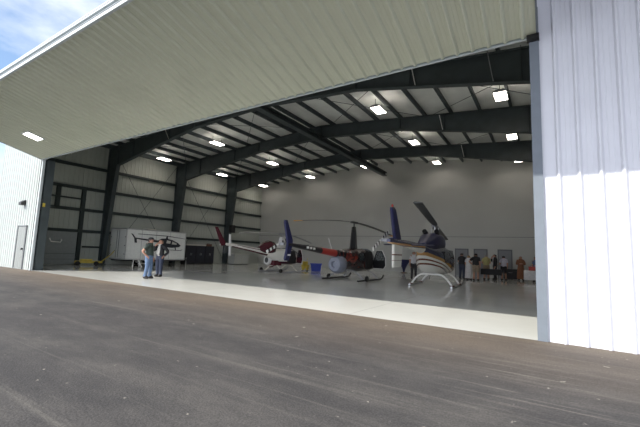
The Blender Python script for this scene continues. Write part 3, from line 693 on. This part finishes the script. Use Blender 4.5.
# ------------------------------------------------------------------ floor clutter along the left wall
def dolly():
    r = empty('tow_dolly', (-4.3, 4.7, 0), math.radians(62), label='low yellow wheeled tow dolly on the floor by the left wall', cat='dolly')
    MB().prism([(-.8, -.3), (.55, -.38), (.8, 0), (.55, .38), (-.8, .3)], .16, .30, lambda a, b, h: V((a, b, h))).build('deck', 'yellow', r, bevel=.02)
    MB().box((-.5, -.22, .30), (.2, .22, .42)).build('battery_box', 'yellow', r, bevel=.03)
    MB().tube([(.7, 0, .25), (1.25, 0, .75), (1.45, 0, 1.05)], .03, 8).build('handle', 'yellow', r)
    MB().tube([(1.45, -.2, 1.05), (1.45, .2, 1.05)], .022, 8).build('grip', 'black', r)
    for x, y in ((-.6, -.36), (-.6, .36), (.45, -.42), (.45, .42)):
        MB().lathe([(.03, -.045), (.13, -.045), (.15, 0), (.13, .045), (.03, .045)], (x, y, .15), 14, 'y').build('wheel', 'rubber', r, smooth=True)
dolly()
def step():
    r = empty('step_stool', (-2.3, 7.05, 0), math.radians(20), label='small white step stool on the floor beside the trailer', cat='stool')
    MB().box((-.22, -.36, .44), (.22, .36, .50)).build('tread', 'white', r, bevel=.015)
    MB().box((.2, -.36, .20), (.45, .36, .25)).build('tread', 'white', r, bevel=.015)
    for y in (-.33, .33):
        mb = MB(); mb.prism([(-.26, 0), (-.2, 0), (-.17, .44), (-.21, .44)], y-.025, y+.025, lambda a, b, h: V((a, h, b))); mb.build('leg', 'white', r)
        mb = MB(); mb.prism([(.48, 0), (.54, 0), (.22, .46), (.16, .44)], y-.025, y+.025, lambda a, b, h: V((a, h, b))); mb.build('leg', 'white', r)
step()
def cabinet(x, y, w, label):
    r = empty('tool_cabinet', (x, y, 0), label=label, cat='cabinet', group=None)
    MB().box((-.35, -w/2, .08), (.35, w/2, 1.66)).build('body', 'black', r, bevel=.015)
    MB().box((-.32, -w/2+.03, 0), (.3, w/2-.03, .08)).build('plinth', 'rubber', r)
    for s in (-1, 1):
        d = MB().box((.352, min(s*.01, s*(w/2-.02)), .12), (.372, max(s*.01, s*(w/2-.02)), 1.62)).build('door', pmat('cabinet_door', (.016, .018, .028), .35), r, bevel=.006)
        MB().tube([(.385, s*.06, .8), (.385, s*.06, 1.0)], .012, 6).build('handle', 'alu', d)
for k, y in enumerate((13.25, 14.3, 15.0+.35)):
    cabinet(-5.05, y, 1.02, ['black tool cabinet by the left wall, nearest the trailer end', 'black tool cabinet by the left wall, middle of three', 'black tool cabinet by the left wall, next to the rear column'][k])
t = empty('storage_box', (-5.05, 14.2, 1.66), label='long pale box lying on top of the black cabinets', cat='box')
MB().box((-.3, -1.4, 0), (.3, .75, .14)).build('body', 'offwhite', t, bevel=.02); MB().box((-.31, -1.41, .14), (.31, .76, .18)).build('lid', 'grey', t, bevel=.01)
t = empty('toolbox', (-5.0, 15.35, 1.66), label='brown red toolbox on top of the black cabinets', cat='toolbox')
MB().box((-.2, -.3, 0), (.2, .3, .2)).build('body', 'brownwood', t, bevel=.02); MB().tube([(0, -.15, .2), (0, -.12, .27), (0, .12, .27), (0, .15, .2)], .015, 6).build('handle', 'black', t)
t = empty('storage_cabinet', (-4.1, 18.55, 0), label='low pale grey cabinet standing just past the rear left column', cat='cabinet')
MB().box((-.45, -1.0, .06), (.4, 1.0, 1.0)).build('body', pmat('pale_cabinet', (.42, .44, .42), .45), t, bevel=.02)
MB().box((-.48, -1.03, 1.0), (.43, 1.03, 1.04)).build('worktop', 'offwhite', t, bevel=.008); MB().box((-.4, -.95, 0), (.35, .95, .06)).build('plinth', 'black', t)
for y in (-.5, .5): MB().box((.402, y-.46, .1), (.418, y+.46, .96)).build('door', pmat('pale_cabinet_door', (.45, .47, .45), .45), t, bevel=.006)
t = empty('loudspeaker', (-4.6, 17.8, 3.1), label='black loudspeaker mounted high on the rear left column', cat='speaker')
MB().box((-.05, -.3, 0), (.4, .15, .75)).build('cabinet', 'black', t, bevel=.02); MB().box((-.2, -.1, .3), (-.05, .1, .45)).build('bracket', 'black', t)
for z, q in ((.25, .15), (.58, .08)): MB().lathe([(q, 0), (q*.9, -.012), (q*.3, .01)], (.18, -.302, z), 16, 'y').build('driver_cone', 'rubber', t)

def bin_():
    r = empty('plastic_bin', (6.65, 16.2, 0), math.radians(30), label='blue plastic bin on the floor beyond the white helicopter', cat='bin')
    mb = MB(); mb.rings([[V((x*k, y*k, z)) for x, y in ((-.42, -.32), (.42, -.32), (.42, .32), (-.42, .32))] for k, z in ((.85, 0), (1, .52), (.94, .52), (.8, .05))]); mb.build('tub', 'blue', r, bevel=.01)
    MB().box((-.46, -.36, .52), (.46, .36, .60)).build('lid', 'blue', r, bevel=.02)
bin_()
def mop():
    r = empty('mop_bucket', (6.35, 15.1, 0), math.radians(10), label='yellow wheeled mop bucket between the white helicopter and the blue bin', cat='bucket')
    mb = MB(); mb.rings([[V((x*k, y*k, z)) for x, y in ((-.24, -.2), (.24, -.2), (.28, .2), (-.28, .2))] for k, z in ((.8, .09), (1, .48), (.93, .48), (.75, .13))]); mb.build('bucket', 'yellow', r, bevel=.01)
    MB().box((-.18, -.12, .48), (.18, .16, .74)).build('wringer', 'yellow', r, bevel=.03)
    MB().tube([(.1, .1, .74), (.12, .14, .98)], .02, 6).build('lever', 'yellow', r)
    for x in (-.17, .17):
        for y in (-.13, .13): MB().ball((x, y, .05), .05, 8).build('caster', 'rubber', r)
mop()
# ------------------------------------------------------------------ people
def mcol(name, c, r=.7): 
    M[name] = pmat(name, c, r, noise=.12, nscale=9); return name
for n_, c_ in dict(jeans=(.09, .145, .25), dark_jeans=(.03, .04, .075), dark_green_cloth=(.03, .045, .038), black_cloth=(.014, .014, .018), dark_cloth=(.03, .03, .038), white_cloth=(.62, .62, .64), pale_cloth=(.50, .49, .45), tan_cloth=(.27, .21, .15), yellow_cloth=(.42, .38, .16), orange_cloth=(.24, .10, .05), lilac_cloth=(.50, .48, .56), brown_hair=(.04, .025, .018), grey_hair=(.22, .21, .20), black_hair=(.012, .011, .012), blond_hair=(.30, .22, .12), shoe=(.018, .017, .018), eye=(.015, .015, .02), lip=(.30, .11, .09), burgundy_cloth=(.10, .02, .03), blue_cloth=(.10, .13, .26)).items(): mcol(n_, c_)

ARM_DOWN = ((-.03, .235, 1.14), (.06, .245, .90), (.10, .235, .80))
ARM_POCKET = ((-.16, .30, 1.16), (.0, .20, .965), (.05, .17, .90))
ARM_FACE = ((.10, .30, 1.20), (.19, .15, 1.45), (.15, .07, 1.545))
ARM_FOLD = ((.06, .27, 1.15), (.24, .06, 1.19), (.25, -.05, 1.21))
ARM_FORWARD = ((.03, .25, 1.14), (.26, .20, 1.10), (.36, .18, 1.12))
ARM_HIP = ((-.10, .40, 1.17), (.02, .20, 1.03), (.07, .15, .99))
def seg_near(p, a, b):
    ab = b-a; t = max(0, min(1, (p-a).dot(ab)/ab.length_squared)); return (p-(a+ab*t)).length, t

def person(loc, face_deg, label, h=1.75, top='black_cloth', low='dark_jeans', hair='brown_hair', left=ARM_DOWN, right=ARM_DOWN, sleeves='short', legs='trousers', stance=0., cap=None, lean=0., vest=None, head_yaw=0., girth=1.0, group=None):
    k = h/1.75
    J = dict(pelvis=(0, 0, .96), waist=(.01, 0, 1.08), chest=(.0, 0, 1.28), neckb=(-.015, 0, 1.44), neck=(.0, 0, 1.52), headc=(.025, 0, 1.63), headt=(.015, 0, 1.70))
    if lean:
        for n in ('waist', 'chest', 'neckb', 'neck', 'headc', 'headt'): q = J[n]; J[n] = (q[0] + lean*(q[2]-.96), q[1], q[2] - abs(lean)*.12*(q[2]-.96))
    arms = {}
    for sd, pose, nm in ((1, left, 'l'), (-1, right, 'r')):
        J['sh'+nm] = (J['neckb'][0]-.0, sd*.175, J['neckb'][2]-.035)
        for jn, q in zip(('el', 'wr', 'ha'), pose): J[jn+nm] = (q[0]+lean*(q[2]-.96), sd*q[1], q[2])
        st = stance*sd
        J['hi'+nm] = (0, sd*.095, .90); J['kn'+nm] = (.03+st*.5, sd*.115, .50); J['an'+nm] = (-.02+st, sd*.125, .085); J['to'+nm] = (.15+st, sd*.15, .035); J['he'+nm] = (-.075+st, sd*.12, .04)
    E_ = [('pelvis', 'waist'), ('waist', 'chest'), ('chest', 'neckb'), ('neckb', 'neck'), ('neck', 'headc'), ('headc', 'headt')]
    for s in 'lr': E_ += [('neckb', 'sh'+s), ('sh'+s, 'el'+s), ('el'+s, 'wr'+s), ('wr'+s, 'ha'+s), ('pelvis', 'hi'+s), ('hi'+s, 'kn'+s), ('kn'+s, 'an'+s), ('an'+s, 'to'+s), ('an'+s, 'he'+s)]
    R = dict(pelvis=(.165, .135), waist=(.15, .12), chest=(.17, .125), neckb=(.085, .085), neck=(.058, .062), headc=(.092, .112), headt=(.075, .085))
    for n in ('pelvis', 'waist', 'chest'): R[n] = tuple(v*girth for v in R[n])
    for s in 'lr': R.update({'sh'+s: (.07, .07), 'el'+s: (.048, .048), 'wr'+s: (.033, .033), 'ha'+s: (.042, .026), 'hi'+s: (.10*girth, .10), 'kn'+s: (.066, .066), 'an'+s: (.047, .047), 'to'+s: (.042, .036), 'he'+s: (.045, .042)})
    names = list(J); me = bpy.data.meshes.new('skeleton')
    me.from_pydata([V(J[n]) for n in names], [(names.index(a), names.index(b)) for a, b in E_], [])
    ob = bpy.data.objects.new('skeleton', me); COL.objects.link(ob)
    ob.modifiers.new('skin', 'SKIN').use_smooth_shade = True
    for i, n in enumerate(names):
        sv = me.skin_vertices[0].data[i]; sv.radius = (R[n][0]*1.12, R[n][1]*1.12); sv.use_root = (n == 'pelvis')
    sub = ob.modifiers.new('sub', 'SUBSURF'); sub.levels = sub.render_levels = 2
    dg = bpy.context.evaluated_depsgraph_get(); ev = ob.evaluated_get(dg); bm = bmesh.new(); tmp = ev.to_mesh(); bm.from_mesh(tmp); ev.to_mesh_clear()
    bpy.data.objects.remove(ob); bpy.data.meshes.remove(me)
    bones = [(a, b, V(J[a]), V(J[b])) for a, b in E_]
    def bone_of(p):
        best = None
        for a, b, pa, pb in bones:
            d, t = seg_near(p, pa, pb); r = R[a][0]*(1-t)+R[b][0]*t; d = d/r
            if best is None or d < best[0]: best = (d, a, b, t)
        return best[1:]
    def region(p):
        a, b, t = bone_of(p); out = set()
        if a in ('pelvis', 'waist', 'chest') and b in ('waist', 'chest', 'neckb'): out.add('top' if p.z > .985 else 'low')
        elif a == 'neckb' and b.startswith('sh'): out.add('top')
        elif a == 'neckb': out.add('top' if t < .35 or abs(p.y) > .062 else 'skin')
        elif a.startswith('sh'): out.add('top' if (sleeves == 'long' or t < .62) and sleeves != 'none' else 'skin')
        elif a.startswith('el'): out.add('top' if sleeves == 'long' and t < .9 else 'skin')
        elif b.startswith('hi') or a == 'pelvis': out.add('low' if p.z < .985 else 'top')
        elif a.startswith('hi'): out.add('low' if legs != 'shorts' or t < .95 else 'skin')
        elif a.startswith('kn'): out.add('low' if legs == 'trousers' and t < .97 else ('low' if legs == 'shorts' and t < .08 else 'skin'))
        elif a.startswith('an'): out.add('shoe')
        elif a in ('neck', 'headc'): out.add('head')
        else: out.add('skin')
        return out.pop()
    bm.normal_update()
    freg = {f: region(f.calc_center_median()) for f in bm.faces}
    root = empty('person', loc, math.radians(face_deg)); root.scale = (k, k, k); tag(root, label, 'person', group)
    hc = V(J['headc']); hy = Matrix.Rotation(math.radians(head_yaw), 4, 'Z')
    def shell(name, faces, off, mat):
        if not faces: return None
        mb = MB(); vm = {}
        for f in faces:
            for v in f.verts:
                if v not in vm:
                    q = v.co + v.normal*off
                    if q.z < .004: q.z = .004
                    vm[v] = mb.bm.verts.new(q)
        for f in faces: mb._f([vm[v] for v in f.verts])
        es = [e for e in mb.bm.edges if len(e.link_faces) == 1]
        ret = bmesh.ops.extrude_edge_only(mb.bm, edges=es)
        inv = {n: o for o, n in vm.items()}
        # turn the hem inwards so that the garment has an edge
        newv = [g for g in ret['geom'] if isinstance(g, bmesh.types.BMVert)]
        for nv in newv:
            for e in nv.link_edges:
                o_ = e.other_vert(nv)
                if o_ in inv: nv.co = inv[o_].co + inv[o_].normal*.001; break
        return mb.build(name, mat, root, smooth=True)
    shell('shirt', [f for f, r in freg.items() if r == 'top'], .016, top)
    if legs != 'dress': shell('trousers', [f for f, r in freg.items() if r == 'low'], .014 if legs == 'trousers' else .022, low)
    shell('shoes', [f for f, r in freg.items() if r == 'shoe'], .010, 'shoe')
    hairf = [f for f, r in freg.items() if r == 'head' and (lambda c: c.z > hc.z-.05 and (c.z > hc.z+.058 or c.x < hc.x+.015-.35*max(0, hc.z-c.z)))(hy.inverted() @ (f.calc_center_median()-hc) + hc)]
    shell('hair', hairf, .014, hair)
    if legs == 'dress':
        mb = MB(); rings = []
        for z, rx, ry in ((1.06, .155, .18), (.96, .17, .20), (.6, .20, .235), (.14, .23, .26), (.12, .22, .25), (.6, .185, .22), (.96, .15, .18)):
            rings.append([V((rx*math.cos(t*PI/12)*(1+.05*math.sin(t*PI/2*1.5)*(z < .9)), ry*math.sin(t*PI/12)*(1+.05*math.sin(t*PI/2*1.5)*(z < .9)), z)) for t in range(24)])
        mb.rings(rings, cap=False); mb.build('skirt', low, root, smooth=True)
    if vest:
        ff = [f for f, r in freg.items() if r == 'top' and f.calc_center_median().x > .06 and abs(f.calc_center_median().y) < .055]
        shell('shirt_front', ff, .022, vest)
    if cap:
        mb = MB(); mb.rings([[hc + hy @ V((r*1.08*math.cos(t*PI/8)-.008, r*math.sin(t*PI/8), z)) for t in range(16)] for r, z in ((.104, .045), (.106, .075), (.085, .125), (.03, .145))])
        mb.prism([(.06, -.075), (.16, -.06), (.19, 0), (.16, .06), (.06, .075)], .045, .056, lambda a, b, h_: hc + hy @ V((a, b, h_)))
        mb.build('cap', cap, root, smooth=True)
    # face, ears and fingers belong to the body mesh
    mb = MB(); mb.bm.free(); mb.bm = bm
    for f in bm.faces: f.material_index = 0
    F = lambda x, y, z: hc + hy @ V((x, y, z))
    mb.rings([[F(.088, -.012, .028), F(.088, .012, .028), F(.092, .0, .03)], [F(.105, -.017, -.018), F(.105, .017, -.018), F(.128, 0, -.014)], [F(.095, -.014, -.028), F(.095, .014, -.028), F(.104, 0, -.028)]])
    for s in (1, -1):
        mb.ball(F(-.005, s*.098, .0), .026, 8, (.8, .35, 1.2))
        mb.mi = 1; mb.ball(F(.095, s*.034, .022), .012, 8, (.6, 1.2, .7)); mb.mi = 0
    mb.mi = 2; mb.ball(F(.097, 0, -.052), .014, 8, (.5, 1.7, .45)); mb.mi = 0
    for s, sd in (('l', 1), ('r', -1)):
        w_, ha = V(J['wr'+s]), V(J['ha'+s]); d = (ha-w_).normalized(); el = V(J['el'+s])
        side = d.cross(V((0, sd, 0)) if abs(d.y) < .8 else V((0, 0, 1))).normalized(); curl = side.cross(d).normalized()
        if curl.dot(V((0, -sd, 0))) < 0: curl = -curl
        for i, ln in enumerate((.066, .078, .072, .056)):
            o_ = ha + side*(.024-.016*i) + d*.012
            mb.tube([o_ - d*.02, o_ + d*ln*.45 + curl*.004, o_ + d*ln*.8 + curl*.018, o_ + d*ln*.98 + curl*.036], [.010, .0095, .0085, .006], 6)
        o_ = w_*.45 + ha*.55 + side*.026
        mb.tube([o_ - side*.012, o_ + side*.020 + d*.028, o_ + side*.022 + d*.056 + curl*.012], [.011, .010, .007], 6)
    body = mb.build('body', ['skin', 'eye', 'lip'], root, smooth=True)
    for v in body.data.vertices:
        if v.co.z < 0: v.co.z = 0
    return root

# two people standing in the sunlit strip inside the door
person((7.05, 1.82, 0), 32, 'person in dark green t-shirt, blue jeans and dark cap by the trailer', 1.80, 'dark_green_cloth', 'jeans', 'brown_hair', ARM_DOWN, ARM_POCKET, cap='black_cloth', stance=.04, girth=1.05)
person((6.40, 2.80, 0), -75, 'person in dark jacket and pale shirt raising a hand to the face', 1.78, 'black_cloth', 'dark_jeans', 'blond_hair', ARM_POCKET, ARM_FACE, sleeves='long', vest='pale_cloth', stance=.05)
# visitors at the back of the hangar
person((14.9, 14.7, 0), -60, 'person in white shirt and dark trousers standing behind the large white helicopter', 1.75, 'white_cloth', 'dark_cloth', 'black_hair', ARM_DOWN, ARM_DOWN)
person((17.03, 18.6, 0), 75, 'person in dark shirt and blue jeans standing left of the white dress', 1.80, 'black_cloth', 'dark_jeans', 'brown_hair', ARM_FOLD, ARM_FOLD, girth=1.1)
person((17.55, 18.1, 0), 60, 'person in long white dress standing among the visitors', 1.66, 'white_cloth', 'white_cloth', 'blond_hair', ARM_DOWN, ARM_FACE, legs='dress')
person((18.08, 17.6, 0), 95, 'person in dark shirt and tan shorts seen from behind, right of the white dress', 1.80, 'black_cloth', 'tan_cloth', 'black_hair', ARM_HIP, ARM_DOWN, legs='shorts', girth=1.12)
person((18.45, 19.55, 0), 100, 'person in yellow shirt and tan shorts bending at the dark table', 1.78, 'yellow_cloth', 'tan_cloth', 'grey_hair', ARM_FORWARD, ARM_FORWARD, legs='shorts', lean=.14)
person((18.95, 20.0, 0), 200, 'person in open dark jacket over white shirt beside the yellow shirt', 1.80, 'black_cloth', 'dark_cloth', 'black_hair', ARM_DOWN, ARM_FACE, sleeves='long', vest='white_cloth')
person((19.46, 20.3, 0), 110, 'person in pale lilac top and black shorts in front of a grey door', 1.72, 'lilac_cloth', 'black_cloth', 'black_hair', ARM_FORWARD, ARM_DOWN, legs='shorts')
person((20.42, 21.6, 0), -80, 'person in long orange brown dress standing alone near the white table', 1.74, 'orange_cloth', 'orange_cloth', 'grey_hair', ARM_FOLD, ARM_FOLD, sleeves='long', legs='dress')
person((21.36, 20.95, 0), -120, 'person in blue shirt half hidden by the right door jamb', 1.72, 'blue_cloth', 'dark_cloth', 'brown_hair', ARM_FORWARD, ARM_DOWN)

# ------------------------------------------------------------------ tables at the back
def cloth_table(loc, rz, lx_, ly_, hgt, mat, label, drop=.55):
    r = empty('table', loc, math.radians(rz), label=label, cat='table')
    for x in (-1, 1):
        for y in (-1, 1): MB().tube([(x*(lx_/2-.08), y*(ly_/2-.08), 0), (x*(lx_/2-.1), y*(ly_/2-.1), hgt-.03)], .02, 8).build('leg', 'grey', r)
    MB().box((-lx_/2, -ly_/2, hgt-.03), (lx_/2, ly_/2, hgt)).build('tabletop', 'offwhite', r, bevel=.005)
    c = empty('tablecloth', loc, math.radians(rz), label=label.replace('table', 'cloth draped over the table', 1), cat='tablecloth')
    n = 64; rings = []
    for z, k, wv in ((hgt-drop, 1.03, .02), (hgt-.1, 1.01, .006), (hgt+.004, 1.005, 0), (hgt+.012, .985, 0)):
        ring = []
        for i in range(n):
            t = i/n*4; s = int(t); u_ = t-s
            p = [(-1+2*u_, -1), (1, -1+2*u_), (1-2*u_, 1), (-1, 1-2*u_)][s]
            off = wv*math.sin(i*2.1)
            ring.append(V((p[0]*(lx_/2*k+off+.01), p[1]*(ly_/2*k+off+.01), z)))
        rings.append(ring)
    mb = MB(); mb.rings(rings, cap=False); mb._f([v for v in mb.bm.verts][-n:])
    mb.build('cloth', mat, c, smooth=True)
cloth_table((18.85, 18.75, 0), 5, 1.2, .7, .76, 'black_cloth', 'dark cloth covered table in front of the yellow shirt', .36)
cloth_table((21.12, 20.1, 0), -12, .75, .6, .76, 'white_cloth', 'white cloth covered table beside the right door jamb', .6)
t = empty('gift_bag', (21.15, 20.05, .775), label='red bag standing on the white cloth covered table', cat='bag')
mb = MB(); mb.rings([[V((x*k, y*k, z)) for x, y in ((-.2, -.12), (.2, -.12), (.2, .12), (-.2, .12))] for k, z in ((.9, 0), (1, .26))]); mb.build('bag_body', 'red', t)
for y in (-.1, .1): MB().tube([(-.08, y, .26), (-.06, y, .34), (.06, y, .34), (.08, y, .26)], .008, 6).build('handle', 'red', t)
t = empty('equipment_case', (19.72, 22.5, 0), label='low dark equipment case on the floor left of the orange dress', cat='case')
MB().box((-.45, -.3, .04), (.45, .3, .62)).build('case_body', 'dark_cloth', t, bevel=.03); MB().box((-.46, -.31, .62), (.46, .31, .76)).build('lid', 'black', t, bevel=.03)
MB().tube([(-.12, -.32, .5), (-.1, -.36, .5), (.1, -.36, .5), (.12, -.32, .5)], .014, 6).build('handle', 'grey', t)
t = empty('bistro_table', (11.65, 22.3, 0), label='dark cloth wrapped pedestal table by the back wall, between the two right helicopters', cat='table')
MB().lathe([(.50, 1.10), (.50, 1.13), (.02, 1.13)], n=24).build('tabletop', 'dark_cloth', t)
MB().lathe([(.06, .02), (.12, .3), (.24, .62), (.47, .95), (.505, 1.1), (.49, 1.1), (.10, .3)], n=24).build('cloth_wrap', 'navy', t, smooth=True)
MB().lathe([(.28, 0), (.27, .03), (.05, .06), (.05, .3)], n=20).build('foot', 'brownwood', t, smooth=True)



# ------------------------------------------------------------------ light, sky, camera
ld = bpy.data.lights.new('sun', 'SUN'); ld.energy = 5.2; ld.angle = .0093; ld.color = (1., .95, .86)
so = bpy.data.objects.new('sun', ld); COL.objects.link(so); so.location = (-20, -30, 30)
so.rotation_euler = V((.65, 1, -.96)).to_track_quat('-Z', 'Y').to_euler()
w = bpy.data.worlds.new('sky'); S.world = w; w.use_nodes = True
nt = w.node_tree; N = nt.nodes; L = nt.links
bg = N['Background']; sky = N.new('ShaderNodeTexSky'); sky.sky_type = 'NISHITA'; sky.sun_disc = False
sky.sun_elevation = math.radians(39); sky.sun_rotation = math.radians(213); sky.air_density = 1.; sky.dust_density = .6; sky.ozone_density = 1.5
tc = N.new('ShaderNodeTexCoord'); mp = N.new('ShaderNodeMapping'); mp.inputs['Scale'].default_value = (1, 1, 2.2); mp.inputs['Location'].default_value = (.35, .1, .2)
ns = N.new('ShaderNodeTexNoise'); ns.inputs['Scale'].default_value = 2.6; ns.inputs['Detail'].default_value = 7; ns.inputs['Roughness'].default_value = .55
L.new(tc.outputs['Generated'], mp.inputs[0]); L.new(mp.outputs[0], ns.inputs['Vector'])
cr = N.new('ShaderNodeValToRGB'); cr.color_ramp.elements[0].position = .42; cr.color_ramp.elements[1].position = .64
L.new(ns.outputs['Fac'], cr.inputs['Fac'])
mx = N.new('ShaderNodeMix'); mx.data_type = 'RGBA'; L.new(cr.outputs['Color'], mx.inputs[0]); L.new(sky.outputs[0], mx.inputs[6]); mx.inputs[7].default_value = (5.2, 5.6, 6.1, 1)
# sky half behind the camera brightened, added as fill light on the shaded wall
sp = N.new('ShaderNodeSeparateXYZ'); L.new(tc.outputs['Generated'], sp.inputs[0])
bk = N.new('ShaderNodeMapRange'); bk.interpolation_type = 'SMOOTHSTEP'; bk.inputs['From Min'].default_value = .05; bk.inputs['From Max'].default_value = -.55
L.new(sp.outputs['Y'], bk.inputs['Value'])
m3 = N.new('ShaderNodeMix'); m3.data_type = 'RGBA'; L.new(bk.outputs[0], m3.inputs[0]); L.new(mx.outputs[2], m3.inputs[6]); m3.inputs[7].default_value = (9.0, 9.5, 10.8, 1)
L.new(m3.outputs[2], bg.inputs['Color']); bg.inputs['Strength'].default_value = .17

cd = bpy.data.cameras.new('camera'); cam = bpy.data.objects.new('camera', cd); COL.objects.link(cam); S.camera = cam
cd.sensor_width = 36; cd.lens = 357.485/640*36; cd.clip_start = .05; cd.clip_end = 500
yaw, pitch, roll = .564903, .110531, .0373768
f = V((-math.sin(yaw)*math.cos(pitch), math.cos(yaw)*math.cos(pitch), math.sin(pitch)))
r0 = V((math.cos(yaw), math.sin(yaw), 0)); u0 = r0.cross(f)
r = r0*math.cos(roll) + u0*math.sin(roll); uu = u0*math.cos(roll) - r0*math.sin(roll)
mt = Matrix((r, uu, -f)).transposed().to_4x4(); mt.translation = V((21.9669, -7.68928, 1.39908)); cam.matrix_world = mt
S.view_settings.view_transform = 'Standard'; S.view_settings.look = 'None'; S.view_settings.gamma = 1; S.view_settings.use_curve_mapping = False
S.view_settings.exposure = .35
S.cycles.max_bounces = 12; S.cycles.diffuse_bounces = 6; S.cycles.use_denoising = True
